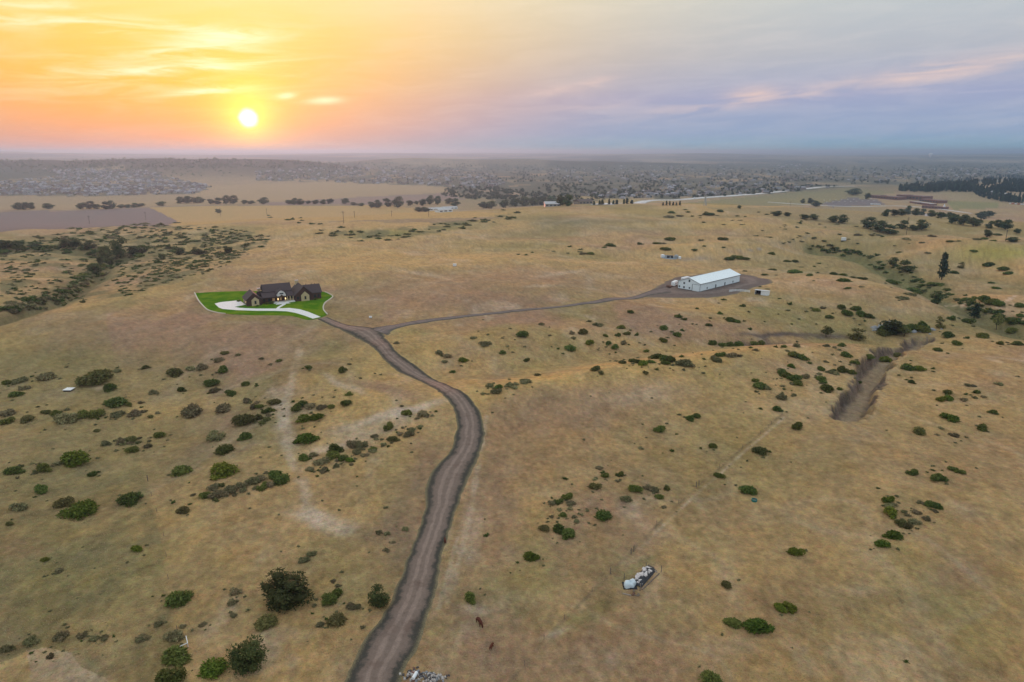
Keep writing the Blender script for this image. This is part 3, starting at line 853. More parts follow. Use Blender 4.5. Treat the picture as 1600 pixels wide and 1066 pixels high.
def edging(name, px, label, w=.45, h=.3):
    P = resample(hits(px), 40)
    T = np.gradient(P, axis=0); T /= np.linalg.norm(T, axis=1, keepdims=True); N = np.stack([-T[:, 1], T[:, 0]], -1)
    V = []
    for s, z in ((-1, 0), (-1, 1), (1, 1), (1, 0)):
        V.append(np.concatenate([P + N * s * w / 2, (zg(P[:, 0], P[:, 1]) + (h if z else -.1))[:, None]], 1))
    V = np.stack(V, 1).reshape(-1, 3)
    n = len(P)
    Fs = [(4 * i + k, 4 * i + 4 + k, 4 * i + 5 + k, 4 * i + 1 + k) for i in range(n - 1) for k in range(3)] + [(0, 1, 2, 3), (4 * n - 1, 4 * n - 2, 4 * n - 3, 4 * n - 4)]
    me = mesh_np(name, V, Fs, mat('edging_stone', (.56, .52, .42), .9, .1, 2, .15))
    bm = bmesh.new(); bm.from_mesh(me); bmesh.ops.recalc_face_normals(bm, faces=bm.faces); bm.to_mesh(me); bm.free()
    tag(link(name, me), label, 'edging')
edging('lawn_edging', [(304, 457.6), (310, 469.5), (317, 478), (325, 484.8), (340, 489), (352, 490.5)], 'pale stone edging along the left end of the lawn', .6, .35)
edging('lawn_edging', [(508, 456.5), (514, 459.2), (520, 463.2), (516.5, 467.3), (508.5, 473), (505.3, 479), (506, 485), (511.5, 491.5)], 'pale stone edging curving along the right end of the lawn', .6, .35)

# ------------------------------------------------------------------ the brown house
def build_house():
    A = hits([(385.5, 478.6)])[0]; B = hits([(503, 467)])[0]
    rot = math.atan2(B[1] - A[1], B[0] - A[0])
    LEN = math.hypot(B[1] - A[1], B[0] - A[0])
    S = LEN / 40.5
    root = empty('ranch_house', (A[0], A[1], PAD_H + .05), rot)
    tag(root, 'long dark brown ranch house with cream stone gables on the green lawn', 'house')
    root.scale = (S, S, S)
    WALL = mat('house_siding', (.072, .042, .038), .8, .2, 3, .15); ROOF = mat('house_shingle', (.070, .054, .056), .8, .25, 2.5, .25)
    STONE = mat('cream_stone', (.56, .46, .28), .9, .1, 1.6, .18); WHITE = mat('house_white', (.62, .60, .60), .7, .2, 1, .08)
    TIMB = mat('house_timber', (.10, .055, .030), .7, .2, 3, .2); GLASS = mat('house_glass', (.03, .035, .045), .12, .5)
    TRIM = mat('house_trim', (.05, .035, .032), .6, .3); GLOW = mat('house_lantern', (.9, .7, .4), .5, .2, emit=((1, .66, .30), 1.6))
    LIT = mat('lit_window', (.5, .35, .2), .4, .3, emit=((1, .55, .22), .06))
    def p(name, fn, m, parent=root):
        b = MB(); fn(b); return b.build(name, m, parent)
    def gable_wall(b, x0, x1, y0, y1, e, a, xm=None):
        xm = (x0 + x1) / 2 if xm is None else xm
        b.prism([(x0, 0), (x1, 0), (x1, e), (xm, a), (x0, e)], 'y', y0, y1)
    def gable_roof(b, x0, x1, y0, y1, e, a, o=.6, th=.28, xm=None):
        xm = (x0 + x1) / 2 if xm is None else xm
        sl = (a - e) / (xm - x0); sr = (a - e) / (x1 - xm)
        b.prism([(x0 - o, e - o * sl), (xm, a), (xm, a + th), (x0 - o, e - o * sl + th)], 'y', y0 - .6, y1 + .6)
        b.prism([(x1 + o, e - o * sr), (xm, a), (xm, a + th), (x1 + o, e - o * sr + th)], 'y', y0 - .6, y1 + .6)
    def ridge_roof(b, y0, y1, x0, x1, e, a, o=.6, th=.28):
        ym = (y0 + y1) / 2; s = (a - e) / (ym - y0)
        b.prism([(y0 - o, e - o * s), (ym, a), (ym, a + th), (y0 - o, e - o * s + th)], 'x', x0, x1)
        b.prism([(y1 + o, e - o * s), (ym, a), (ym, a + th), (y1 + o, e - o * s + th)], 'x', x0, x1)
    # walls
    p('wall', lambda b: gable_wall(b, 0, 7.8, -.8, 11, 3.3, 6.7), WALL)['label'] = 'garage wing wall at the left'
    p('wall', lambda b: b.box(7.82, 25.4, 2.2, 12, 0, 3.2), WALL)
    p('wall', lambda b: b.prism([(5, 3.2), (13, 3.2), (13, 6.0), (9, 9.1), (5, 6.0)], 'x', 10.2, 24.6), WALL)
    p('wall', lambda b: gable_wall(b, 25.6, 35.4, -.8, 14, 3.4, 8.0), WALL)
    p('wall', lambda b: b.prism([(1.2, 0), (11.5, 0), (11.5, 3.8), (6.35, 7.4), (1.2, 3.8)], 'x', 35.42, 40.5), WALL)
    # roofs
    p('roof', lambda b: gable_roof(b, 0, 7.8, -.8, 11, 3.34, 6.74), ROOF)
    p('roof', lambda b: ridge_roof(b, 5, 13, 9.6, 25.2, 6.04, 9.14), ROOF)
    p('roof', lambda b: gable_roof(b, 25.6, 35.4, -.8, 14, 3.44, 8.04), ROOF)
    p('roof', lambda b: ridge_roof(b, 1.2, 11.5, 31.5, 41.1, 3.84, 7.44), ROOF)
    pr = p('porch_roof', lambda b: b.prism([(.6, 3.15), (5.0, 5.45), (5.0, 5.72), (.6, 3.42)], 'x', 8.5, 25.2), ROOF)
    p('roof', lambda b: b.prism([(8, 3.2), (12.6, 3.2), (12.6, 3.45), (8, 5.9), (8, 5.6)], 'x', 7.0, 10.1), ROOF)
    # stone fronts
    for x0, x1, y, e, a in ((2.6, 6.4, -1.35, 3.1, 4.7), (28.9, 33.3, -1.5, 3.2, 5.3)):
        s = p('stone_front', lambda b: gable_wall(b, x0, x1, y, -.82, e, a), STONE)
        xm = (x0 + x1) / 2
        w = p('window', lambda b: b.box(xm - .5, xm + .5, y - .09, y - .002, .9, 2.7), TRIM, s)
        p('pane', lambda b: b.box(xm - .38, xm + .38, y - .12, y - .092, 1.02, 2.58), GLASS, s)
    # entry portico
    po = p('portico', lambda b: (b.prism([(16.1, 4.0), (20.7, 4.0), (20.7, 4.6), (20.2, 5.7), (19.4, 6.5), (18.4, 6.85), (17.4, 6.5), (16.6, 5.7), (16.1, 4.6)], 'y', -1.5, 3.0)), WHITE)
    po['label'] = 'white arched gable over the front entry'
    p('portico_roof', lambda b: gable_roof(b, 15.9, 20.9, -.2, 6.5, 5.0, 7.2, .3, .22), ROOF)
    p('truss', lambda b: (b.prism([(17.0, 3.52), (19.8, 3.52), (18.4, 4.9)], 'y', -1.72, -1.52), b.box(16.2, 20.6, -1.5, -.64, 3.2, 3.5)), TIMB)
    p('transom_window', lambda b: b.box(17.4, 19.4, -1.58, -1.502, 5.05, 5.7), GLASS)
    for x in (16.4, 20.4):
        c = p('column', lambda b: b.box(x - .3, x + .3, -1.05, -.45, 0, 3.2), STONE)
        p('lantern', lambda b: b.box(x - .24, x + .24, -1.3, -1.06, 2.1, 2.75), GLOW, c)
    d = p('front_door', lambda b: b.box(17.5, 19.3, 2.05, 2.19, .4, 2.9), TIMB)
    p('pane', lambda b: b.box(17.9, 18.9, 2.0, 2.048, 1.0, 2.7), LIT, d)
    for k in range(4):
        p('step', lambda b: b.box(16.2 - .55 * k, 20.6 + .55 * k, -2.0 - .7 * k, -1.3 - .7 * k + .02 * k, 0, .6 - .15 * k), CONC)
    p('porch_floor', lambda b: b.box(14, 25.4, -1.28, 2.18, 0, .62), CONC)
    # porch right of the entry: rail and stone posts
    for x in (21.8, 23.3, 24.9):
        p('column', lambda b: b.box(x - .22, x + .22, .65, 1.1, .63, 3.2), STONE)
    p('porch_rail', lambda b: (b.box(20.8, 25.3, .72, .86, 1.45, 1.58), b.box(20.8, 25.3, .72, .86, .85, .95), [b.box(20.9 + .3 * q, 20.97 + .3 * q, .75, .83, .95, 1.45) for q in range(15)]), STONE)
    # windows of the main front
    for x, y, w, z0, z1, g in ((9.6, 2.2, 1.2, 1, 2.5, GLASS), (12.2, 2.2, 1.2, 1, 2.5, GLASS), (14.6, 2.2, 1.3, 1, 2.5, LIT), (21.5, 2.2, 1.6, 1, 2.6, GLASS), (24, 2.2, 1.4, 1, 2.6, GLASS),
                               (27.1, -.8, 1.3, 1, 2.5, GLASS), (37, 1.2, 1.3, 1, 2.6, GLASS), (39, 1.2, 1.2, 1, 2.6, GLASS), (12, 5, 1.2, 5.5 - .3, 5.9, GLASS), (22.4, 5, 1.2, 5.2, 5.9, GLASS)):
        f = p('window', lambda b: b.box(x - w / 2 - .1, x + w / 2 + .1, y - .07, y - .002, z0 - .1, z1 + .1), TRIM)
        p('pane', lambda b: b.box(x - w / 2, x + w / 2, y - .10, y - .072, z0, z1), g, f)
    for y in (1.0, 4.6, 8.2):
        p('garage_door', lambda b: b.box(-.06, -.003, y, y + 2.8, 0, 2.5), mat('garage_door', (.20, .15, .12), .6, .3, 2, .1))
        p('lantern', lambda b: b.box(-.22, -.065, y - .5, y - .3, 2.0, 2.35), GLOW)
    # chimneys and vents
    for x, y, z in ((8.8, 12.3, 6.8), (29.8, 13.2, 9.4)):
        c = p('chimney', lambda b: b.box(x - .8, x + .8, y - .6, y + .6, 2.5, z), STONE)
        p('chimney_cap', lambda b: b.box(x - .95, x + .95, y - .75, y + .75, z, z + .18), WHITE, c)
    for x, y, z in ((33.5, 6.35, 7.6), (36.6, 6.4, 7.4), (38.4, 6.4, 7.4)):
        p('roof_vent', lambda b: b.tube((x, y, z - .6), (x, y, z + .75), .16, .16), TRIM)
    return root, rot, S, A
HOUSE, HROT, HS, HA = build_house()
def house_pt(u, v):
    c, s = math.cos(HROT), math.sin(HROT)
    return np.array([HA[0] + HS * (u * c - v * s), HA[1] + HS * (u * s + v * c), PAD_H + .05])

# ------------------------------------------------------------------ the white barn
def build_barn():
    a, b_, c = hits(BARN_PX)
    ux = c - b_; Lx = math.hypot(ux[0], ux[1]); rot = math.atan2(ux[1], ux[0])
    Wy = abs((a - b_) @ np.array([-math.sin(rot), math.cos(rot), 0]))
    # share the angle between both walls
    ra = math.atan2(a[1] - b_[1], a[0] - b_[0]) - math.pi / 2
    rot = .5 * rot + .5 * ra
    for _ in range(30):
        e_ = b_[:2] + Lx * np.array([math.cos(rot), math.sin(rot)])
        Lx *= 1 + .02 * np.sign(1155.4 - float(project(e_[0], e_[1], PAD_B)[0])) * (1 - _ / 31)
    root = empty('barn', (b_[0], b_[1], PAD_B + .06), rot)
    tag(root, 'long white metal barn with white roof on the dark gravel yard', 'barn')
    WH = mat('barn_wall', (.80, .90, .93), .5, .4, .6, .04); RF = mat('barn_roof', (.84, .93, .95), .45, .5, .4, .04)
    TR = mat('barn_trim', (.10, .13, .14), .5, .4); GL = mat('barn_glass', (.03, .045, .055), .15, .5); SK = mat('barn_base', (.10, .11, .115), .8, .2)
    e = 5.4; ap = 8.4
    def p(name, fn, m, parent=root):
        q = MB(); fn(q); return q.build(name, m, parent)
    W = p('wall', lambda q: q.prism([(0, .3), (Wy, .3), (Wy, e), (Wy / 2, ap), (0, e)], 'x', 0, Lx), WH)
    p('base_band', lambda q: q.box(-.04, Lx + .04, -.04, Wy + .04, 0, .3), SK)
    s = (ap - e) / (Wy / 2); o = .5
    for y0, sg in ((0, -1), (Wy, 1)):
        p('roof', lambda q: q.prism([(y0 + sg * o, e - o * s + .02), (Wy / 2, ap + .02), (Wy / 2, ap + .16), (y0 + sg * o, e - o * s + .16)], 'x', -.4, Lx + .4), RF)
    p('roof_ridge', lambda q: q.prism([(Wy / 2 - .3, ap + .12), (Wy / 2 + .3, ap + .12), (Wy / 2, ap + .3)], 'x', -.42, Lx + .42), RF)
    # standing seams
    for k in range(1, int(Lx / 3)):
        x = k * 3
        p('wall_seam', lambda q: q.box(x - .04, x + .04, -.05, -.002, .32, e - .25), WH)
    p('corner_trim', lambda q: q.box(-.07, .12, -.07, .12, .3, e - .12), TR)
    p('corner_trim', lambda q: q.box(-.07, .12, Wy - .12, Wy + .07, .3, e - .12), TR)
    p('corner_trim', lambda q: q.box(Lx - .12, Lx + .07, -.07, .12, .3, e - .12), TR)
    p('rake_trim', lambda q: (q.prism([(-.52, e - .52 * s - .16), (Wy / 2, ap - .16), (Wy / 2, ap + .02), (-.52, e - .52 * s + .02)], 'x', -.46, -.41)), TR)
    p('rake_trim', lambda q: (q.prism([(Wy + .52, e - .52 * s - .16), (Wy / 2, ap - .16), (Wy / 2, ap + .02), (Wy + .52, e - .52 * s + .02)], 'x', -.46, -.41)), TR)
    p('eave_trim', lambda q: q.box(-.4, Lx + .4, -.58, -.51, e - .42, e - .12), TR)
    # openings on the gable end (y runs from the near corner to the left)
    for y, z0, z1, w in ((Wy * .93, 1.1, 2.1, .8), (Wy * .72, 1.0, 2.0, 1.0), (Wy * .72, 3.8, 4.8, 1.0), (Wy * .49, 5.6, 7.0, 1.0), (Wy * .47, 1.1, 2.0, .8)):
        f = p('window', lambda q: q.box(-.08, -.003, y - w / 2 - .1, y + w / 2 + .1, z0 - .1, z1 + .1), TR)
        p('pane', lambda q: q.box(-.11, -.083, y - w / 2, y + w / 2, z0, z1), GL, f)
    dr = p('sliding_door', lambda q: q.box(-.12, -.003, Wy * .05, Wy * .34, .1, 4.4), WH)
    p('door_trim', lambda q: (q.box(-.16, -.004, Wy * .335, Wy * .355, .1, 4.5), q.box(-.17, -.004, Wy * .04, Wy * .355, 4.42, 4.55)), TR, dr)
    for fx, kind in ((.17, 'w'), (.38, 'd'), (.61, 'd'), (.82, 'w')):
        x = Lx * fx; z0, z1, w = (.9, 2.0, .9) if kind == 'w' else (.35, 2.4, 1.0)
        f = p('window' if kind == 'w' else 'side_door', lambda q: q.box(x - w / 2 - .1, x + w / 2 + .1, -.08, -.003, z0, z1 + .1), TR)
        p('pane', lambda q: q.box(x - w / 2, x + w / 2, -.11, -.083, z0 + .1, z1), GL, f)
    return root, rot, Lx, Wy, b_
BARN, BROT, BLX, BWY, BB = build_barn()
def barn_pt(x, y):
    c, s = math.cos(BROT), math.sin(BROT)
    q = np.array([BB[0] + x * c - y * s, BB[1] + x * s + y * c])
    return np.array([q[0], q[1], float(zg(q[0], q[1])) + .07])
# ------------------------------------------------------------------ things round the barn and in the pasture
def simple(name, label, cat, px, py, group=None, rotz=0, lift=0):
    p = hits([(px, py)])[0]
    o = empty(name, (p[0], p[1], p[2] + lift), rotz)
    tag(o, label, cat, group)
    return o, p
WHT = mat('white_metal', (.80, .84, .86), .5, .4, 1.5, .06)
DRK = mat('dark_void', (.035, .035, .038), .9, .1)
GRY = mat('grey_metal', (.34, .37, .38), .55, .4, 1.5, .12)
WOOD = mat('weathered_wood', (.205, .165, .125), .9, .1, 4, .3)
RUST = mat('rusty_steel', (.16, .085, .06), .8, .2, 4, .3)
TYRE = mat('tyre', (.02, .02, .02), .9, .1)

def part(root, name, m, fn):
    b = MB(); fn(b); return b.build(name, m, root)

def build_shed():
    a, b_ = hits([(1179, 460.2), (1200, 462.4)])
    rot = math.atan2(b_[1] - a[1], b_[0] - a[0]); L = math.hypot(*(b_ - a)[:2])
    o = empty('loafing_shed', (a[0], a[1], min(a[2], b_[2])), rot); tag(o, 'white three-sided shed with dark open front right of the barn', 'shed')
    D = 4.2
    part(o, 'back_wall', WHT, lambda q: q.box(0, L, D - .12, D, -.2, 2.5))
    part(o, 'side_wall', WHT, lambda q: q.prism([(0, -.2), (D - .13, -.2), (D - .13, 2.5), (0, 3.0)], 'x', 0, .12))
    part(o, 'side_wall', WHT, lambda q: q.prism([(0, -.2), (D - .13, -.2), (D - .13, 2.5), (0, 3.0)], 'x', L - .12, L))
    part(o, 'front_wall', WHT, lambda q: q.box(L * .45, L - .13, 0, .12, -.2, 2.98))
    part(o, 'roof', WHT, lambda q: q.prism([(-.5, 3.05), (D + .3, 2.5), (D + .3, 2.66), (-.5, 3.21)], 'x', -.3, L + .3))
    part(o, 'shade_backing', DRK, lambda q: q.box(.13, L * .45, D - .4, D - .13, -.1, 2.4))  # dark panel added behind the open bay to stand in for its shade
build_shed()

def panel_fence():
    P = resample(hits([(1139, 457), (1148, 455.6), (1160, 456), (1172, 457.5)]), 6)
    for k in range(5):
        a, b_ = P[k], P[k + 1]
        rot = math.atan2(b_[1] - a[1], b_[0] - a[0]); L = math.hypot(*(b_ - a)) - .1
        o = empty('corral_panel', (a[0], a[1], float(zg(*a))), rot)
        tag(o, '%s from the left of the pale corral panels between barn and white shed' % ORD[k], 'corral panel', 'pale corral panels beside the barn')
        for x in (.05, L - .05):
            part(o, 'post', WHT, lambda q: q.tube((x, 0, -.05), (x, 0, 1.7), .06, .06, 6))
        for z in (.3, .6, .9, 1.2, 1.5):
            part(o, 'rail', WHT, lambda q: q.box(.11, L - .11, -.045, .045, z - .07, z + .07))
ORD = ['first', 'second', 'third', 'fourth', 'fifth', 'sixth', 'seventh', 'eighth', 'ninth', 'tenth', 'eleventh', 'twelfth', 'thirteenth', 'fourteenth', 'fifteenth',
       'sixteenth', 'seventeenth', 'eighteenth', 'nineteenth', 'twentieth'] + ['twenty-' + s for s in ('first', 'second', 'third', 'fourth', 'fifth', 'sixth', 'seventh', 'eighth', 'ninth')] + ['thirtieth'] \
      + ['thirty-' + s for s in ('first', 'second', 'third', 'fourth', 'fifth', 'sixth', 'seventh', 'eighth', 'ninth')] + ['fortieth'] + ['forty-' + s for s in ('first', 'second', 'third', 'fourth', 'fifth', 'sixth', 'seventh', 'eighth', 'ninth')]
panel_fence()

def trailer(loc, rot, L, Hh, label, name='travel_trailer'):
    o = empty(name, loc, rot); tag(o, label, 'trailer')
    part(o, 'body', WHT, lambda q: q.prism([(-L / 2, .6), (L / 2, .6), (L / 2, Hh - .5), (L / 2 - .6, Hh), (-L / 2 + .3, Hh), (-L / 2, Hh - .4)], 'y', -1.2, 1.2))
    part(o, 'roof', WHT, lambda q: q.box(-L / 2 + .4, L / 2 - .7, -1.1, 1.1, Hh + .002, Hh + .12))
    part(o, 'stripe', GRY, lambda q: q.box(-L / 2 + .2, L / 2 - .2, -1.23, -1.202, 1.0, 1.3))
    for x in (-L / 4, 0, L / 4):
        part(o, 'window', DRK, lambda q: q.box(x - .45, x + .45, -1.24, -1.203, 1.7, 2.3))
    for x in (-.5, .5):
        for y in (-1.1, 1.1):
            part(o, 'wheel', TYRE, lambda q: q.tube((x, y - .12, .36), (x, y + .12, .36), .36, .36, 12))
    part(o, 'tow_bar', GRY, lambda q: q.box(L / 2, L / 2 + 1.2, -.08, .08, .45, .58))
    return o
trailer(barn_pt(6, BWY + 6.5), BROT + .25, 8, 5.0 - 1.6, 'white travel trailer parked behind the left end of the barn')
trailer(barn_pt(24, BWY + 9.5), BROT, 8, 3.6, 'white travel trailer parked behind the middle of the barn')
o = empty('flatbed_trailer', barn_pt(-1, BWY + 6), BROT + .3); tag(o, 'low dark red flatbed trailer at the left back corner of the barn', 'trailer')
part(o, 'deck', RUST, lambda q: q.box(-3.6, 3.6, -1.2, 1.2, .75, .95))
part(o, 'headboard', RUST, lambda q: q.box(-3.6, -3.45, -1.2, 1.2, .951, 1.9))
for x in (-.6, .6):
    for y in (-.95, .95):
        part(o, 'wheel', TYRE, lambda q: q.tube((x, y - .12, .38), (x, y + .12, .38), .38, .38, 12))

def round_pen():
    p = hits([(1045.5, 403.2)])[0]
    k = mpp(p)
    n = 28; rr = 12 * k
    b = MB()
    vs = [(p[0] + rr * math.cos(2 * math.pi * i / n), p[1] + rr * 1.5 * math.sin(2 * math.pi * i / n)) for i in range(n)]
    V = [(x, y, float(zg(x, y)) + .12) for x, y in vs]; b.add(V, [tuple(range(n))])
    o = b.build('gravel_pad', mat('pad_gravel', (.23, .265, .29), .9, .1, .8, .2)); struct(o, 'blue grey gravel pad behind the barn')
    for i, (dx, dy, r, h, m, lab) in enumerate(((-5, 2, 1.9, 2.3, WHT, 'short white round tank at the left of the gravel pad'), (6, 1, 2.0, 2.6, GRY, 'pale grey round tank at the right of the gravel pad'),
                                                (8, -3, 1.3, 2.0, WHT, 'small white round tank at the far right of the gravel pad'))):
        q = np.array([p[0] + dx * k / .52, p[1] + dy]); t = empty('storage_tank', (q[0], q[1], float(zg(*q)) + .1)); tag(t, lab, 'tank', 'tanks on the gravel pad')
        part(t, 'shell', m, lambda s: s.tube((0, 0, 0), (0, 0, h), r, r, 18))
        part(t, 'lid', m, lambda s: s.tube((0, 0, h), (0, 0, h + .5), r * 1.02, .25, 18))
    q = np.array([p[0] + .2, p[1] - 2]); t = empty('pump_shed', (q[0], q[1], float(zg(*q)) + .1)); tag(t, 'dark pump shed between the tanks on the gravel pad', 'shed')
    part(t, 'wall', DRK, lambda s: s.box(-2.6, 2.6, -1.4, 1.4, 0, 2.0)); part(t, 'roof', mat('dark_roof', (.07, .07, .075), .7, .2), lambda s: s.prism([(-1.7, 1.95), (1.7, 1.95), (0, 2.7)], 'x', -2.9, 2.9))
    part(t, 'door', GRY, lambda s: s.box(-.5, .5, -1.45, -1.402, 0, 1.8))
round_pen()

# small things in the grass
def utility_box(px, py, w, label, dark=False):
    o, p = simple('utility_box', label, 'utility box', px, py)
    s = w * mpp(p)
    part(o, 'cabinet', WHT, lambda q: q.box(-s / 2, s / 2, -s * .35, s * .35, -.1, s * .62))
    part(o, 'lid', WHT, lambda q: q.box(-s * .55, s * .55, -s * .4, s * .4, s * .622, s * .72))
    part(o, 'plinth', DRK, lambda q: q.box(-s * .6, s * .6, -s * .5, s * .5, -.15, .12))
utility_box(710.5, 416, 5, 'small white utility box alone in the pasture above the barn track')
utility_box(579, 497, 4, 'tiny white utility box right of the house lawn')
utility_box(1318, 376, 6, 'small pale box on the slope between creek and valley')
o, p = simple('well_cover', 'flat white square well cover left of the large shrub', 'well cover', 108, 610)
part(o, 'slab', WHT, lambda q: q.box(-1.55, 1.55, -1.5, 1.5, .45, .62)); part(o, 'curb', DRK, lambda q: q.box(-1.35, 1.35, -1.3, 1.3, -.2, .448))
o, p = simple('water_tub', 'small teal round water tub in the pasture right of the fence line', 'tub', 1178.5, 783)
def ring(q, r0, r1, z0, z1, n=20):
    vs = []
    for r, z in ((r1, z0), (r1, z1), (r0, z1), (r0, z0 + .1)):
        vs += [(r * math.cos(6.2832 * i / n), r * math.sin(6.2832 * i / n), z) for i in range(n)]
    fs = [(a * n + i, a * n + (i + 1) % n, (a + 1) * n + (i + 1) % n, (a + 1) * n + i) for a in range(3) for i in range(n)] + [tuple(3 * n + i for i in range(n))]
    q.add(vs, fs)
part(o, 'shell', mat('teal_plastic', (.02, .17, .15), .5, .4, 3, .1), lambda q: ring(q, .62, .74, 0, .55))
part(o, 'water', mat('tub_water', (.03, .05, .05), .1, .5), lambda q: q.tube((0, 0, .15), (0, 0, .38), .6, .6, 20))

# debris pen by the fence line
def debris_pen():
    a, b_ = hits([(995, 913), (1017, 889)])
    c = (a + b_) / 2; rot = math.atan2(b_[1] - a[1], b_[0] - a[0]); L = math.hypot(*(b_ - a)[:2])
    o = empty('debris_pile', (c[0], c[1], float(zg(c[0], c[1]))), rot); tag(o, 'black tarp heap strewn with white slabs inside the small pasture pen', 'debris')
    BLK = mat('black_tarp', (.025, .027, .032), .5, .4, 3, .4, .4)
    n, m = 16, 9; V = []
    for i in range(n):
        for j in range(m):
            u = i / (n - 1) - .5; v = j / (m - 1) - .5
            h = .95 * (1 - (2 * abs(u)) ** 4) * (1 - (2 * abs(v)) ** 3) + .16 * float(vnoise(np.array(i * .9), np.array(j * .9), 3))
            V.append((u * (L + 1.2), v * 2.7, max(h, -.05)))
    link('tarp', mesh_np('tarp', V, [(i * m + j, (i + 1) * m + j, (i + 1) * m + j + 1, i * m + j + 1) for i in range(n - 1) for j in range(m - 1)], BLK), o)
    rs = random.Random(5)
    SL = mat('white_slab', (.62, .58, .56), .8, .2, 3, .12)
    for k in range(34):
        u = rs.uniform(-.48, .48); v = rs.uniform(-.36, .30); s = rs.uniform(.22, .48)
        h = .95 * (1 - (2 * abs(u)) ** 4) * (1 - (2 * abs(v)) ** 3)
        b = MB(); b.box(-s, s, -s * .6, s * .6, -.12, .14)
        q = b.build('slab', SL, o, loc=(u * L, v * 2.7, h + .06)); q.rotation_euler = (rs.uniform(-.25, .25), rs.uniform(-.25, .25), rs.uniform(0, 3.1))
    # tarp bundle
    o2, p = simple('tarp_bundle', 'pale blue white tarp bundle at the left end of the debris heap', 'tarp', 984, 915)
    n = 14; V = []
    for i in range(n):
        th = i / (n - 1) * math.pi / 2
        for j in range(20):
            ph = j / 20 * 2 * math.pi
            rr = (math.cos(th) ** .45) * (1.12 + .24 * math.sin(2 * ph + .6) + .12 * math.sin(5 * ph + i * .4))
            sq = 1 / max(abs(math.cos(ph)), abs(math.sin(ph))) ** .55
            V.append((rr * sq * math.cos(ph), rr * sq * math.sin(ph), 1.2 * math.sin(th) ** .6 * (1 + .18 * math.sin(2 * ph + 1)) - .05))
    link('cover', mesh_np('cover', V, [(i * 20 + j, i * 20 + (j + 1) % 20, (i + 1) * 20 + (j + 1) % 20, (i + 1) * 20 + j) for i in range(n - 1) for j in range(20)], mat('pale_tarp', (.60, .70, .74), .5, .4, 1.4, .12, .3), smooth=True), o2)
    part(o2, 'ground_sheet', DRK, lambda q: q.box(-1.5, 1.4, -1.3, 1.2, -.1, .06))
    # rails and posts of the pen
    posts = [(1009, 888, 'behind'), (1033, 893, 'right of'), (1000, 922, 'in front of'), (975, 905, 'left of')]
    for px, py, w in posts:
        t, p = simple('pen_post', 'dark weathered post %s the white debris heap' % w, 'post', px, py + 1)
        part(t, 'shaft', WOOD, lambda q: q.tube((0, 0, -.3), (.05, .03, 1.55), .1, .08, 7)); part(t, 'cap', WOOD, lambda q: q.tube((.05, .03, 1.55), (.05, .03, 1.62), .08, .03, 7))
    for (x0, y0, x1, y1, lab) in ((1011, 885, 1026, 893, 'dark rail lying behind the white debris heap'), (1013, 883.5, 1022, 888, 'short dark rail at the back corner of the debris pen'), (1030, 897, 1003, 922, 'long low rail along the right of the debris heap'),
                                  (973, 928, 986, 931, 'pale plank lying in front of the tarp bundle'), (988, 930, 998, 932, 'grey brown board below the debris heap'), (1016, 889, 1027, 895, 'pale board leaning at the top of the debris heap')):
        p0, p1 = hits([(x0, y0), (x1, y1)])
        LL = math.hypot(*(p1 - p0)[:2]); rt = math.atan2(p1[1] - p0[1], p1[0] - p0[0])
        b = MB(); b.box(0, LL, -.11, .11, -.08, .10); b.box(-.02, .06, -.13, .13, -.1, .14)
        q = b.build('loose_board', mat('pale_board', (.36, .30, .25), .9, .1, 4, .2) if 'pale' in lab else WOOD, None, loc=(p0[0], p0[1], p0[2] + .08), rotz=rt)
        q.rotation_euler[1] = -math.atan2(p1[2] - p0[2], LL)
        tag(q, lab, 'board', 'boards round the debris heap')
    for k in range(5):
        rs2 = random.Random(k)
        px, py = 990 + rs2.uniform(-2, 9), 926 + rs2.uniform(-3, 5)
        p = hits([(px, py)])[0]
        b = MB(); s = rs2.uniform(.2, .4); b.prism([(-s, 0), (s, -.02), (s * .8, s * .8), (-.2 * s, s * 1.1), (-s * .9, s * .5)], 'y', -s * .6, s * .6)
        q = b.build('rubble_block', RUST if k % 2 else WOOD, None, loc=(p[0], p[1], p[2] - .05), rotz=rs2.uniform(0, 3))
        tag(q, 'dull brown rubble block scattered below the white tarp bundle', 'rubble', 'rubble blocks below the tarp bundle')
debris_pen()

# rubble heap at the lower edge of the picture
def rubble_heap(px, py, w, n, label, cols):
    p = hits([(px, py)])[0]; k = mpp(p)
    o = empty('rubble_heap', (p[0], p[1], float(zg(p[0], p[1]))), 0); tag(o, label, 'rubble')
    rs = random.Random(int(px))
    for i in range(n):
        x = rs.gauss(0, w * .26) * k; y = rs.gauss(0, w * .18) * k
        s = rs.uniform(.12, .36); z = float(zg(p[0] + x, p[1] + y)) - o.location.z + max(0, .5 - math.hypot(x, y) * .3)
        b = MB(); b.add([(-s, -s * .7, -.1), (s * .9, -s * .6, -.1), (s, s * .7, -.1), (-s * .8, s * .8, -.1), (-s * .7, -s * .4, s * .7), (s * .6, -s * .5, s * .9), (s * .5, s * .5, s * .6), (-s * .5, s * .4, s * .8)],
                        [(0, 3, 2, 1), (4, 5, 6, 7), (0, 1, 5, 4), (1, 2, 6, 5), (2, 3, 7, 6), (3, 0, 4, 7)])
        q = b.build('stone', cols[i % len(cols)], o, loc=(x, y, z), rotz=rs.uniform(0, 6))
RK = [mat('rubble_pale', (.46, .42, .38), .9, .1, 4, .2), mat('rubble_dark', (.10, .09, .09), .9, .1, 4, .3), mat('rubble_red', (.24, .13, .10), .9, .1, 4, .2), mat('rubble_grey', (.26, .27, .28), .9, .1, 4, .2)]
rubble_heap(645, 1056, 34, 60, 'mixed rubble heap beside the road at the lower edge', RK)
rubble_heap(676, 1060, 40, 80, 'larger grey and white rubble heap right of the road at the lower edge', [RK[0], RK[1], RK[3], RK[0]])
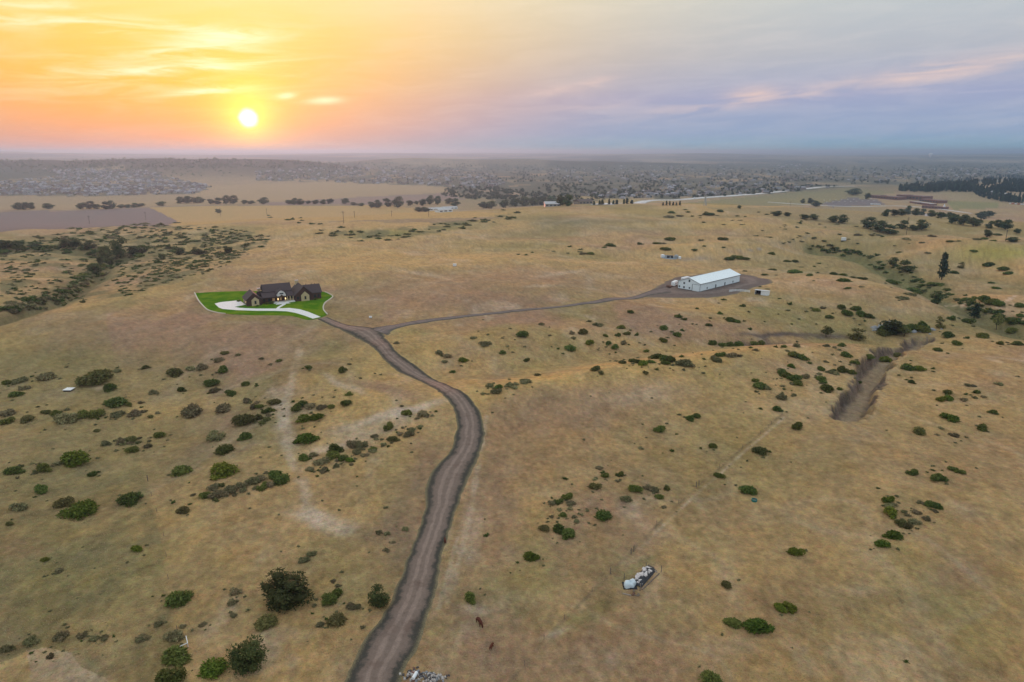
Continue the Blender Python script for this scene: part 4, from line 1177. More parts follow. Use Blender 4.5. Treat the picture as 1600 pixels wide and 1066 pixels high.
t, p = simple('white_bottle_tank', 'narrow white and blue container lying in the roadside rubble', 'container', 648, 1060)
part(t, 'body', WHT, lambda q: q.tube((-.2, -.7, .55), (.25, .75, .6), .32, .30, 10)); part(t, 'neck', mat('blue_cap', (.10, .20, .30), .5, .4), lambda q: q.tube((.25, .75, .6), (.32, .98, .62), .14, .12, 10))

# bent white pipe in the shrub at lower left
t, p = simple('bent_pipe', 'bent white pipe lying against a green shrub at lower left', 'pipe', 283, 1018)
pp = hits([(272, 1021), (294, 1011), (291.5, 1000)]) - np.array([p[0], p[1], p[2]])
part(t, 'long_arm', WHT, lambda q: q.tube(pp[0] + (0, 0, .9), pp[1] + (0, 0, .9), .07, .07)); part(t, 'short_arm', WHT, lambda q: q.tube(pp[1] + (0, 0, .9), pp[2] + (0, 0, .9), .07, .07))
for q_ in (0, 1, 2):
    part(t, 'leg', WHT, lambda q: q.tube(pp[q_] - (0, 0, .2), pp[q_] + (0, 0, .9), .05, .05))

# fences
def post(px, py, label, hgt=1.5, r=.09, group=None, rail=False):
    t, p = simple('fence_post', label, 'fence post', px, py, group, random.uniform(0, 3))
    part(t, 'shaft', WOOD, lambda q: q.tube((0, 0, -.3), (random.uniform(-.08, .08), random.uniform(-.08, .08), hgt), r, r * .85, 7))
    part(t, 'wire_clip', RUST, lambda q: q.tube((0, 0, hgt * .7), (0, 0, hgt * .73), r * 1.15, r * 1.15, 7))
FL = [(1222, 648), (1205, 663), (1188, 678), (1160, 700), (1124, 730), (1092, 759), (1088, 761), (1060, 787), (1026, 820), (990, 862), (986, 866), (954, 897), (925, 925), (882, 968), (850, 1000), (820, 1040)]
for k, (x, y) in enumerate(FL):
    post(x, y, '%s post from the top of the wire fence running past the debris pen' % ORD[k], 1.6 if k in (5, 6, 9, 10, 11) else 1.2, .13 if k in (5, 6, 9, 10, 11) else .06, 'posts of the fence past the debris pen')
FL2 = [(231, 752), (237, 775), (245, 800), (256, 838), (260, 870), (263, 905), (267, 938), (277, 985), (288, 1030), (186, 575), (191, 596), (197, 620), (208, 660), (219, 705)]
FL2 = sorted(FL2, key=lambda q: q[1])
for k, (x, y) in enumerate(FL2):
    post(x, y, '%s post from the top of the wire fence down the left pasture' % ORD[k], 1.9 if (x, y) == (231, 752) else 1.2, .14 if (x, y) == (231, 752) else .06, 'posts of the fence down the left pasture')

# cattle
def cow(px, py, rotz, s, label, col, graze=True, parent_h=1.4):
    p = hits([(px, py)])[0]
    V = [(0, 0, 1.02), (.55, 0, 1.08), (.85, 0, 1.12), (1.18, 0, 1.02 if graze else 1.3), (1.42, 0, .62 if graze else 1.5), (1.52, 0, .22 if graze else 1.45), (-.45, 0, 1.04), (-.85, 0, 1.10),
         (.72, .22, .78), (.72, .24, .38), (.72, .24, .03), (.72, -.22, .78), (.70, -.24, .38), (.66, -.24, .03),
         (-.82, .22, .80), (-.92, .24, .42), (-.84, .24, .03), (-.82, -.22, .80), (-.90, -.24, .42), (-.78, -.24, .03), (-1.05, 0, 1.08), (-1.12, 0, .55),
         (1.40, .16, .80 if graze else 1.62), (1.40, -.16, .80 if graze else 1.62)]
    Rr = [(.40, .44), (.36, .42), (.30, .36), (.20, .26), (.15, .18), (.10, .11), (.41, .45), (.34, .38), (.15, .17), (.08, .09), (.07, .07), (.15, .17), (.08, .09), (.07, .07), (.20, .22), (.09, .10), (.07, .07), (.20, .22), (.09, .10), (.07, .07), (.05, .05), (.035, .035), (.05, .03), (.05, .03)]
    E = [(0, 1), (1, 2), (2, 3), (3, 4), (4, 5), (0, 6), (6, 7), (2, 8), (8, 9), (9, 10), (2, 11), (11, 12), (12, 13), (7, 14), (14, 15), (15, 16), (7, 17), (17, 18), (18, 19), (7, 20), (20, 21), (4, 22), (4, 23)]
    me = bpy.data.meshes.new('cow_body'); me.from_pydata(V, E, []); me.materials.append(col)
    o = link('cow', me, None, (p[0], p[1], p[2] - .02), rotz, (s, s, s))
    sk = o.modifiers.new('skin', 'SKIN'); sk.use_smooth_shade = True
    for i, d in enumerate(me.skin_vertices[0].data):
        d.radius = Rr[i]; d.use_root = (i == 0)
    sb = o.modifiers.new('round', 'SUBSURF'); sb.levels = sb.render_levels = 1
    tag(o, label, 'cow', 'cattle by the road')
HIDE = mat('cow_hide', (.085, .024, .014), .75, .2, 3, .2); HIDE2 = mat('calf_hide', (.105, .028, .013), .75, .2, 3, .2)
cow(749, 976, R(-62), .98, 'red brown cow grazing right of the road', HIDE)
cow(768, 1013, R(70), .62, 'small red brown calf below the grazing cow', HIDE2)
cow(695.5, 848, R(100), .62, 'dark brown calf standing on the road verge', HIDE, False)
# ------------------------------------------------------------------ vegetation prototypes (numpy)
ICO = None
def ico(sub=1):
    bm = bmesh.new(); bmesh.ops.create_icosphere(bm, subdivisions=sub, radius=1)
    V = np.array([v.co[:] for v in bm.verts]); Fs = np.array([[v.index for v in f.verts] for f in bm.faces]); bm.free()
    return V, Fs
IV, IF = ico(1)

def leaves(C, N, size, rs, aspect=1.6):
    """triangular leaf clumps at points C with outward directions N"""
    n = len(C)
    a = rs.normal(size=(n, 3)); b = np.cross(N, a); b /= np.linalg.norm(b, axis=1, keepdims=True) + 1e-9
    d = N * .55 + rs.normal(size=(n, 3)) * .55; d /= np.linalg.norm(d, axis=1, keepdims=True)
    s = size * rs.uniform(.6, 1.4, (n, 1))
    p0 = C - b * s * .5; p1 = C + b * s * .5; p2 = C + d * s * aspect * .8; p3 = C - d * s * .35
    V = np.stack([p0, p3, p1, p2], 1).reshape(-1, 3)
    Fq = np.arange(4 * n).reshape(n, 4)
    return V, Fq

def lobed(rs, lobes, n, leaf, core=.72, flat=.8):
    """lobes: (cx,cy,cz,rx,ry,rz); a lumpy mass of leaf clumps over a dark core"""
    Vs, Fs, off = [], [], 0
    L = np.array(lobes)
    area = (L[:, 3] * L[:, 5]); cnt = np.maximum((n * area / area.sum()).astype(int), 6)
    Q = []; NN = []
    for l, c in zip(L, cnt):
        d = rs.normal(size=(c, 3)); d /= np.linalg.norm(d, axis=1, keepdims=True)
        d[:, 2] = np.where(d[:, 2] < -.35, -d[:, 2], d[:, 2])
        r = rs.uniform(.72, 1.10, (c, 1))
        Q.append(l[:3] + d * l[3:6] * r); NN.append(d)
    Q = np.vstack(Q); NN = np.vstack(NN)
    keep = Q[:, 2] > .015
    V, Fq = leaves(Q[keep], NN[keep], leaf, rs)
    cores = []
    for l in L:
        v = IV * l[3:6] * core * rs.uniform(.85, 1.12, (len(IV), 1)) + l[:3]
        v[:, 2] = np.maximum(v[:, 2], -.03)
        cores.append(v)
    CV = np.vstack(cores)
    CF = np.vstack([IF + i * len(IV) for i in range(len(L))])
    return V, Fq, CV, CF

def assemble(V, Fq, CV, CF):
    """quads + core triangles as one face list (triangles)"""
    T = np.vstack([Fq[:, [0, 1, 2]], Fq[:, [0, 2, 3]]])
    return np.vstack([V, CV]), np.vstack([T, CF + len(V)])

def shrub_geo(kind, rs, n, leaf):
    lob = []
    if kind == 'g':
        k = rs.integers(6, 12)
        for i in range(k):
            a = rs.uniform(0, 6.283); q = rs.uniform(.02, .36); r = rs.uniform(.11, .27) * (1.1 - q)
            lob.append((q * math.cos(a), q * math.sin(a) * .85, r * rs.uniform(.45, 1.15), r, r * rs.uniform(.8, 1.2), r * rs.uniform(.75, 1.25)))
    elif kind == 's':
        k = rs.integers(6, 11)
        for i in range(k):
            a = rs.uniform(0, 6.283); q = rs.uniform(.0, .34); r = rs.uniform(.12, .22)
            lob.append((q * math.cos(a), q * math.sin(a), r * .7, r, r, r * rs.uniform(.8, 1.2)))
    V, Fq, CV, CF = lobed(rs, lob, n, leaf, .66)
    V, T = assemble(V, Fq, CV, CF)
    lo, hi = np.percentile(V, 1.5, axis=0), np.percentile(V, 98.5, axis=0)
    V[:, :2] = (V[:, :2] - (lo[:2] + hi[:2]) / 2) / (hi[:2] - lo[:2])
    V[:, 2] *= .5 / hi[2]
    return V, T

rs0 = np.random.default_rng(11)
SHRUB = {}
for kind in 'gs':
    for lod, n, leaf in ((0, 1500, .052), (1, 420, .085), (2, 60, .17)):
        SHRUB[kind, lod] = [shrub_geo(kind, rs0, n if kind == 'g' else int(n * .8), leaf * (1 if kind == 'g' else 1.15)) for _ in range(8)]
LM = {'g': LEAF_G, 'b': LEAF_B, 's': LEAF_S, 'o': leafmat('leaf_olive', (.135, .135, .045), (.185, .170, .06))}
SHMESH = {}
def shrub_mesh(t, lod, i):
    k = (t, lod, i)
    if k not in SHMESH:
        V, T = SHRUB['s' if t == 's' else 'g', lod][i]
        SHMESH[k] = mesh_np('shrub_mesh', V, T, LM[t])
    return SHMESH[k]

# ------------------------------------------------------------------ shrubs read off the photograph: x, y of the foot, width in photo pixels, kind
def rd(s):
    out = []
    for tok in s.split():
        a = tok.split(',')
        out.append((float(a[0]), float(a[1]), float(a[2]), a[3] if len(a) > 3 else 'g'))
    return out
SHRUBS = rd('''10,600,14,g 29,597,20,s 39,608,16,s 26,618,20,g 72,592,26,s 148,598,42,o 172,609,22,g 183,581,12,s 180,632,30,g 202,634,12,g 221,630,9,s 229,575,13,g 239,615,14,s
272,586,24,o 284,611,14,g 297,578,14,s 315,576,20,s 348,581,20,g 351,553,12,o 372,555,9,s 343,564,16,s 331,602,22,g 336,612,18,s 384,602,13,g 360,617,18,g 386,628,18,s 350,641,26,s 300,647,36,s
247,646,8,s 235,652,10,o 72,646,14,o 86,649,18,g 11,648,24,s 10,661,20,g 43,657,22,o 105,657,38,s 128,651,24,g 150,650,24,g 185,650,20,s 210,648,20,s 250,682,17,g 205,690,16,o 207,706,18,g
190,692,20,s 165,695,18,s 338,685,30,s 382,686,22,g 381,661,32,o 350,706,26,g 152,674,10,o 232,698,12,s 396,638,14,s
409,561,8,s 423,570,8,s 436,565,10,g 482,576,11,g 535,581,17,g 546,570,7,s 546,617,11,g 541,632,16,g 405,637,14,g 429,631,18,o 416,644,14,g 426,642,9,g 405,654,14,o 417,657,13,o 472,634,16,g
463,640,22,g 485,636,16,s 502,638,16,s 517,637,12,g 474,657,24,b 495,655,20,b 479,690,34,b 636,648,16,g 660,648,20,s 676,650,6,s 607,669,18,g 614,688,16,o 585,683,12,s 638,681,18,s 643,672,12,s 625,679,9,s
550,697,22,s 565,697,20,s 582,703,14,g 525,704,24,g 740,529,10,s 757,539,18,s 785,552,11,g 724,564,14,b 707,582,9,g 686,553,14,s 700,558,12,s 695,566,9,s 619,537,9,s 785,529,5,s 797,514,5,s 765,604,12,s
779,606,12,g 795,604,14,s 775,614,16,s 755,616,9,s 586,584,5,s 595,586,5,s
816,525,18,g 846,508,10,s 859,525,6,s 894,522,10,s 910,521,16,o 896,529,8,s 921,537,16,b 891,546,17,g 920,503,9,s 930,508,12,s 938,509,10,s 970,513,13,g 946,526,9,g 965,525,9,g 980,523,10,g 995,524,8,g
951,538,12,g 961,544,15,g 974,537,13,s 985,489,10,g 1037,515,14,g 1060,496,12,g 1069,500,11,g 1058,525,13,g 1066,517,8,g 1036,534,14,g 1010,550,9,g 1026,560,20,g 1038,563,18,g 1048,565,18,g 1068,571,24,s 1080,572,16,s
988,566,12,g 997,567,13,g 973,568,12,o 1005,570,15,b 1018,567,11,g 1040,569,15,g 1065,558,8,g 931,579,16,o 939,584,11,o 1009,584,10,o 1026,578,6,g 822,564,10,g 820,542,6,s 840,587,10,o 1089,483,7,g 1107,509,11,g
1110,498,6,s 1125,491,9,g 1141,502,16,g 1152,504,12,g 1160,479,9,g 1131,469,8,g 1170,488,6,s 1172,515,8,g 1113,538,14,g 1127,541,16,g 1140,541,16,g 1155,541,20,g 1178,539,14,g 1190,538,14,g 1125,556,16,g 1119,564,22,s
1143,557,16,s 1155,557,8,s 1180,548,10,s 805,601,10,s 821,598,18,s 804,607,10,s 1188,606,20,g 1198,608,14,s 1180,596,12,g 1078,656,16,g 1088,652,12,g 1030,673,18,g 1050,705,8,g 1001,701,10,s 1114,699,12,g 1188,639,7,g 1187,707,22,o
1240,557,18,g 1254,561,18,g 1265,568,8,g 1237,574,14,b 1221,584,20,g 1230,589,16,g 1241,594,20,g 1258,590,16,s 1246,601,14,g 1282,578,15,g 1296,583,12,s 1305,585,10,s 1282,594,14,g 1291,610,22,g 1312,609,9,g 1316,581,17,g
1221,622,18,s 1241,618,8,s 1215,641,14,g 1245,669,20,g 1322,557,16,g 1336,569,14,g 1331,584,12,g 1341,596,10,g 1358,562,14,g 1384,565,20,b 1402,558,16,o 1419,577,20,g 1435,578,20,b 1425,599,12,g 1465,549,12,g 1495,539,14,g
1481,527,18,g 1535,528,18,g 1510,529,8,g 1562,538,13,g 1590,539,16,g 1481,615,13,g 1470,626,16,b 1482,625,16,b 1526,614,10,g 1522,622,9,s 1512,603,10,s 1520,604,8,s 1560,601,12,s 1537,621,8,s 1506,626,12,s 1484,656,24,b
1551,646,13,g 1535,671,20,g 1436,677,20,o 1470,670,9,s 1491,681,15,s 1464,680,8,s 1510,684,6,s 1325,451,12,g 1275,486,12,g 1286,482,9,s 1296,497,14,g 1314,482,16,g 1324,492,20,g 1345,493,16,g 1357,496,14,g 1338,485,14,g
1427,456,26,g 1410,467,18,s 1422,461,20,s 1481,461,11,g 1486,499,14,g 1580,519,16,g 1593,479,14,g 1595,495,12,g 1512,469,16,g 1525,467,14,g 1537,471,20,g 1550,475,22,g 1562,478,18,g 1540,488,13,g 1512,504,18,g 1580,505,20,g
1212,543,7,g 1225,543,10,g 1245,542,12,s 1230,549,8,s 1290,541,10,s 1314,541,12,g 1304,544,8,s
22,738,24,g 69,735,24,g 120,722,40,b 65,769,25,g 29,796,26,s 101,790,28,o 127,802,46,b 144,743,13,g 203,784,30,g 215,779,16,s 16,820,12,o 214,860,19,b 70,876,13,b 285,739,28,g 347,742,40,b 286,800,20,o 271,786,8,g
302,774,8,s 321,776,18,g 333,764,18,s 343,775,24,s 360,768,22,s 378,760,22,s 395,755,20,s 410,763,22,g 431,745,24,g 440,753,26,g 407,750,20,s 421,759,18,s 280,939,36,g 92,893,14,s 367,926,18,s 364,942,16,s 365,962,12,s
247,976,14,s 285,980,10,s 317,977,13,s 222,999,18,s 129,993,17,s 148,998,16,s 164,998,14,s 96,997,22,s 50,1004,22,s 12,1016,20,s 79,1026,14,s 272,998,26,s 276,1028,38,g 266,1063,42,g 333,1049,36,b
475,717,18,g 503,723,22,s 520,714,22,g 536,718,16,g 547,720,14,b 525,730,12,s 558,708,16,s 582,706,12,s 484,735,12,s 505,737,14,s 570,712,12,s 490,712,12,s 633,828,12,s 592,833,12,s 605,835,10,s 613,848,10,s 603,861,10,s
474,876,16,s 487,867,14,s 513,940,26,g 526,930,20,g 529,916,10,s 548,949,16,s 559,950,14,s 500,977,13,s 527,972,28,o 415,976,32,o 520,909,10,s 491,947,8,s 567,981,8,s 760,837,8,g 735,937,25,g
993,767,22,g 1012,763,16,s 1023,767,16,s 1030,778,14,g 1042,765,11,g 978,781,18,s 942,809,22,g 874,829,22,g 888,836,26,g 851,827,16,o 872,785,15,g 886,778,16,g 892,788,14,s 863,787,12,s 879,806,13,g 901,816,10,s 862,808,7,s
918,799,6,s 929,762,18,o 946,745,12,g 936,732,12,s 968,743,12,g 965,752,8,s 929,750,8,s 883,749,8,g 830,872,22,b 1124,745,18,g 1169,770,22,g 1136,916,18,o 1145,975,23,g 1183,982,36,b 1111,1066,32,g 1037,793,10,s 1006,780,6,s
1425,740,17,g 1467,750,26,g 1490,736,14,g 1504,739,12,g 1478,722,5,s 1387,783,20,b 1392,805,27,b 1390,792,14,s 1413,800,11,s 1437,786,10,s 1452,790,16,g 1463,793,16,g 1433,802,13,s 1447,812,13,s 1407,819,16,o 1417,823,14,o
1428,817,18,s 1461,800,10,s 1394,839,29,b 1378,852,22,b 1243,865,24,b 1220,952,22,b 1234,952,20,b 1416,1034,7,g
890,386,8,g 907,390,8,g 906,394,8,s 952,385,18,g 944,387,9,g 1000,382,11,g 1026,381,12,g 1036,381,10,s 1047,375,16,g 1040,390,18,g 911,397,12,s 922,397,12,g 822,399,8,g 810,398,8,g 832,395,6,g 865,393,6,s 887,396,6,s
1130,375,18,g 1095,376,9,s 1085,391,10,g 1100,385,7,g 1130,387,7,g 1140,405,16,g 1152,404,18,g 1164,405,16,g 1195,430,11,g 1050,333,12,g 1075,332,8,g 1125,331,12,g 1107,336,18,g 1045,340,16,s 1062,338,12,s 1205,397,12,g
1230,409,12,g 1242,409,12,g 1242,427,22,g 1207,422,12,g 1265,431,12,g 1277,427,8,g 1272,417,7,g 1302,429,14,g 1316,430,14,g 1332,434,12,g 1346,436,14,g 1320,440,22,g 1394,442,20,g 1345,449,10,s 1428,454,18,g 1465,446,22,g
1489,427,15,g 1545,415,18,g 1570,422,20,g 1575,428,16,g 1549,443,10,g 1556,451,14,g 1450,396,10,s 1521,393,10,g 1405,395,9,g 1362,368,12,s 1374,368,10,s 1340,368,12,s 1312,367,7,g 1456,370,12,s 1485,378,12,g 1497,377,10,s
1526,375,12,s 1538,374,12,g 1552,377,10,g 1559,368,12,g 1415,374,10,s 1441,380,9,s''')

# scattered brush on the far slopes, kept to where the photograph shows it
def scatter(P, n, w0, w1, seed, mix='ggso', clump=None, thr=-.05):
    r = np.random.default_rng(seed); P = np.array(P, float); out = []
    lo, hi = P.min(0), P.max(0)
    while len(out) < n:
        x, y = r.uniform(lo[0], hi[0]), r.uniform(lo[1], hi[1])
        if not inpoly(np.array(x), np.array(y), P): continue
        if clump and float(fbm(np.array(x / clump), np.array(y / clump * 2.6), 3, seed)) < thr: continue
        out.append((x, y, r.uniform(w0, w1) * r.uniform(.7, 1.15), mix[r.integers(len(mix))]))
    return out
SHRUBS += scatter([(315, 776), (345, 756), (430, 736), (450, 752), (400, 768), (330, 786)], 16, 5, 10, 61, 'ssso')
SHRUBS += scatter([(470, 715), (580, 688), (600, 700), (540, 735), (480, 740)], 12, 5, 9, 62, 'sssg')
SHRUBS += scatter([(580, 690), (680, 640), (664, 668), (600, 700)], 14, 6, 12, 63, 'sss')
SHRUBS += scatter([(1215, 560), (1300, 560), (1310, 600), (1220, 605)], 10, 7, 13, 64, 'sgs')
SHRUBS += scatter([(90, 640), (230, 640), (220, 662), (100, 665)], 8, 5, 10, 65, 'sso')
SHRUBS += scatter([(370, 624), (430, 624), (420, 664), (380, 664)], 9, 7, 13, 66, 'sso')
SHRUBS += scatter([(160, 686), (240, 684), (236, 712), (165, 708)], 9, 7, 13, 67, 'ss')
SHRUBS += scatter([(1382, 782), (1468, 786), (1440, 824), (1395, 822)], 10, 5, 10, 68, 'ss')
SHRUBS += scatter([(858, 772), (905, 772), (915, 815), (862, 818)], 9, 5, 9, 69, 'ss')
SHRUBS += scatter([(20, 720), (110, 722), (100, 745), (24, 748)], 8, 8, 14, 70, 'ss')
BRUSH = scatter([(0, 380), (130, 357), (270, 348), (330, 352), (425, 368), (415, 384), (370, 402), (300, 428), (200, 462), (60, 484), (0, 492)], 620, 5, 12, 1, 'ggsso', 40, -.22)
BRUSH += scatter([(230, 378), (330, 366), (425, 372), (410, 384), (330, 416), (240, 430)], 170, 6, 13, 5, 'ggso')
BRUSH += scatter([(180, 420), (300, 405), (400, 385), (380, 405), (300, 436), (190, 464)], 110, 5, 11, 16, 'ggso')
BRUSH += scatter([(100, 356), (200, 349), (300, 352), (330, 362), (200, 376), (100, 384)], 50, 7, 14, 6, 'gss')
def along(px, n, spread, w0, w1, seed, mix='ggg'):
    r = np.random.default_rng(seed); q = resample(np.array(px, float), n)
    return [(x + r.normal() * spread, y + r.normal() * spread * .35, r.uniform(w0, w1), mix[r.integers(len(mix))]) for x, y in q]
BRUSH += along([(1600, 508), (1560, 494), (1520, 477), (1480, 461), (1440, 443), (1400, 423), (1365, 406), (1330, 396), (1270, 388)], 95, 9, 6, 14, 2, 'ggog')
BRUSH += along([(0, 487), (60, 470), (108, 452), (140, 434), (160, 412)], 80, 9, 9, 18, 3, 'ggs')
BRUSH += along([(0, 388), (60, 387), (130, 390), (185, 396), (215, 392)], 40, 9, 9, 20, 4, 'ggd'.replace('d', 'g'))
BRUSH += along([(500, 364), (560, 368), (620, 370), (700, 356), (760, 345), (800, 336)], 60, 12, 5, 13, 7, 'goo')
BRUSH += along([(430, 340), (480, 346), (495, 348)], 12, 6, 5, 10, 8)
BRUSH += scatter([(1040, 322), (1200, 330), (1330, 352), (1450, 380), (1330, 392), (1200, 380), (1100, 350)], 60, 4, 8, 9, 'gs')
BRUSH += scatter([(1180, 395), (1330, 398), (1450, 470), (1200, 520), (1100, 500)], 24, 4, 8, 10, 'gs')
BRUSH += scatter([(0, 560), (640, 560), (600, 1050), (0, 1050)], 60, 3, 6, 12, 'ss')
BRUSH += scatter([(700, 480), (1300, 480), (1300, 700), (760, 1000)], 50, 3, 5, 13, 'ss')
rsat = np.random.default_rng(31)
for x_, y_, w_, t_ in SHRUBS:
    if y_ > 470 and w_ >= 11:
        for q_ in range(rsat.integers(1, 4)):
            BRUSH.append((x_ + rsat.normal() * w_ * .9, y_ + rsat.normal() * w_ * .45, rsat.uniform(2.5, 6.5), 'sssg'[rsat.integers(4)]))
BRUSH += along([(1380, 520), (1400, 518), (1420, 516), (1440, 514)], 14, 8, 12, 22, 14, 'gg')

REGIONS = [  # name, x0, y0, x1, y1 in the photograph
    ('at the left end of the brushy hill', 0, 340, 70, 430), ('on the brushy left hill top', 70, 340, 200, 395), ('on the brushy hill behind the house', 200, 340, 440, 385),
    ('on the lower brushy hill', 200, 385, 440, 480), ('by the left ravine trees', 70, 395, 200, 440), ('along the lower left ravine', 0, 430, 200, 560), ('in the green valley draw', 440, 330, 800, 380),
    ('behind the barn', 800, 320, 1200, 410), ('on the far slope above the creek', 1200, 320, 1600, 400),
    ('between barn and creek', 1170, 400, 1400, 460), ('in or beyond the creek', 1400, 400, 1600, 515),
    ('right of the white shed', 1180, 455, 1400, 535), ('below the white barn', 970, 455, 1180, 530),
    ('below the barn track', 700, 500, 970, 575), ('in the brush row below the barn', 970, 530, 1110, 590),
    ('on the ridge left of the gully', 1110, 530, 1330, 600), ('in the eroded gully', 1318, 550, 1412, 600), ('on the rise above the gully', 1400, 515, 1600, 590),
    ('right of the upper road bend', 700, 575, 870, 625), ('right of the gully foot', 1400, 590, 1600, 700), ('by the upper fence line', 980, 600, 1300, 712),
    ('above the debris pen', 820, 720, 1060, 880), ('right of the debris pen', 1090, 720, 1260, 1066), ('in the lower right patch', 1340, 700, 1600, 1066),
    ('below the house lawn', 230, 540, 470, 625), ('left of the sandy track', 230, 625, 445, 700), ('around the sandy bare ground', 445, 540, 690, 692),
    ('around the white well cover', 0, 560, 230, 640), ('in the line below the well cover', 0, 640, 230, 712), ('below the left brush line', 0, 712, 240, 900),
    ('in the long left clump', 240, 700, 445, 810), ('left of the middle road', 445, 690, 660, 890), ('at the lower left corner', 0, 890, 345, 1066), ('left of the lowest road', 345, 890, 600, 1066),
    ('right of the lowest road', 640, 820, 830, 1066)]
CNAME = {'g': 'green', 'b': 'bright green', 's': 'grey brown', 'o': 'olive'}
def region(x, y):
    for r_ in REGIONS:
        if r_[1] <= x < r_[3] and r_[2] <= y < r_[4]: return r_[0]
    return 'on the open tan pasture'

def build_shrubs():
    alls = [(x, y, w, t, True) for x, y, w, t in SHRUBS] + [(x, y, w, t, False) for x, y, w, t in BRUSH]
    P = hits([(a[0], a[1]) for a in alls])
    green = sorted([i for i, a in enumerate(alls) if a[3] != 's'], key=lambda i: -alls[i][2] - (8 if alls[i][4] else 0))
    sage = sorted([i for i, a in enumerate(alls) if a[3] == 's'], key=lambda i: -alls[i][2] - (8 if alls[i][4] else 0))
    ind = set(green[:300] + sage[:260])
    cells = {}
    for i in ind:
        x, y, w, t, named = alls[i]
        cells.setdefault((region(x, y), t), []).append(i)
    rank = {}
    for k, L in cells.items():
        L.sort(key=lambda i: alls[i][0])
        for j, i in enumerate(L): rank[i] = (j, len(L))
    SV, SF, SM, off = [], [], [], 0
    for i, (x, y, w, t, named) in enumerate(alls):
        r = np.random.default_rng(i)
        p = P[i]; k = mpp(p); W = w * k
        W *= .94
        hgt = W * (r.uniform(.38, .54) if t != 's' else r.uniform(.34, .48)) / .5
        if y < 470: hgt *= .62
        wy = W * r.uniform(.62, 1.12)
        lod = 0 if w >= 12 else 1
        if i in ind:
            name = 'sagebrush' if t == 's' else 'green_shrub'
            me = shrub_mesh(t, lod, r.integers(8))
            o = link(name, me, None, (p[0], p[1], p[2] - .06 * W), r.uniform(0, 6.28), (W * 1.0, wy, hgt))
            j, n = rank[i]; reg = region(x, y)
            size = 'large ' if w >= 28 else ('small ' if w < 12 else '')
            lab = '%s%s %s, %s%s' % (size, CNAME[t], 'sagebrush' if t == 's' else 'shrub', '%s from left ' % ORD[min(j, 48)] if n > 1 else 'alone ', reg)
            tag(o, lab, 'shrub', ('grey brown sagebrush ' if t == 's' else CNAME[t] + ' shrubs ') + reg)
        else:
            V, T = SHRUB['s' if t == 's' else 'g', 2][r.integers(8)]
            a = r.uniform(0, 6.28); c, s = math.cos(a), math.sin(a)
            v = V * (W * 1.1, wy, hgt); v = np.stack([v[:, 0] * c - v[:, 1] * s, v[:, 0] * s + v[:, 1] * c, v[:, 2] - .05 * W], -1) + p
            SV.append(v); SF.append(T + off); off += len(V); SM.append(np.full(len(T), {'g': 0, 'b': 0, 's': 1, 'o': 2}[t]))
    me = mesh_np('brush', np.vstack(SV), np.vstack(SF), [LM['g'], LM['s'], LM['o']], np.concatenate(SM))
    tag(link('brush', me), 'small scattered brush dotting the far slopes and pasture', None, kind='stuff')
build_shrubs()

# ------------------------------------------------------------------ trees
def crown_broad(rs, n=1100, leaf=.06, k=None, zlo=.14):
    lob = []
    k = k or rs.integers(12, 17)
    for i in range(k):
        a = rs.uniform(0, 6.283); z = rs.uniform(zlo, .82); q = rs.uniform(.06, .28) * (1.15 - abs(z - .5)); r = rs.uniform(.15, .24)
        lob.append((q * math.cos(a), q * math.sin(a), z, r, r, r * rs.uniform(.7, 1.0)))
    V, Fq, CV, CF = lobed(rs, lob, n, leaf, .62)
    V, T = assemble(V, Fq, CV, CF)
    return V, T

def crown_pine(rs, n=800, leaf=.06, z0=.16):
    Q, N = [], []
    tiers = 13
    for i in range(tiers):
        z = z0 + (1 - z0) * i / tiers; rad = .30 * (1 - .82 * (i / tiers) ** 1.2) * rs.uniform(.7, 1.15)
        for b in range(rs.integers(4, 7)):
            a = rs.uniform(0, 6.283); rr = rad * rs.uniform(.6, 1.1)
            m = max(4, int(n / tiers / 5))
            u = rs.uniform(.25, 1, m)
            Q.append(np.stack([rr * u * math.cos(a) + rs.normal(size=m) * .025, rr * u * math.sin(a) + rs.normal(size=m) * .025, z + .05 * rs.normal(size=m) * u + .03 * u], -1))
            d = np.tile([math.cos(a), math.sin(a), .5], (m, 1)); N.append(d / np.linalg.norm(d[0]))
    V, Fq = leaves(np.vstack(Q), np.vstack(N), leaf, rs, 1.8)
    CV = IV * (.10, .10, .38) * rs.uniform(.8, 1.2, (len(IV), 1)) + (0, 0, .56)
    return assemble(V, Fq, CV, IF)

def trunk(rs, pine=False):
    b = MB()
    lean = rs.normal(size=2) * .02
    top = .9 if pine else .55
    b.tube((0, 0, -.04), (lean[0], lean[1], top * .5), .028, .020, 7); b.tube((lean[0], lean[1], top * .5), (lean[0] * 2, lean[1] * 2, top), .020, .008, 7)
    for i in range(5 if not pine else 3):
        a = rs.uniform(0, 6.28); z = top * rs.uniform(.4, .8)
        b.tube((lean[0], lean[1], z), (.2 * math.cos(a), .2 * math.sin(a), z + (.22 if not pine else .03)), .012, .004, 5)
    return b.mesh('trunk', BARK)

rs1 = np.random.default_rng(23)
TREE = {'c': [(mesh_np('crown', *crown_broad(rs1), LEAF_C), trunk(rs1)) for _ in range(4)],
        'd': [(mesh_np('crown', *crown_broad(rs1, 3200, .036, 20, .08), LEAF_D), trunk(rs1)) for _ in range(3)],
        'o': [(mesh_np('crown', *crown_broad(rs1, 700, .06, 8), LM['o']), trunk(rs1)) for _ in range(2)],
        'p': [(mesh_np('crown', *crown_pine(rs1), LEAF_P), trunk(rs1, True)) for _ in range(4)]}
CROWN_LO = {'c': [crown_broad(rs1, 40, .2, 5) for _ in range(5)], 'p': [crown_pine(rs1, 60, .14) for _ in range(4)]}

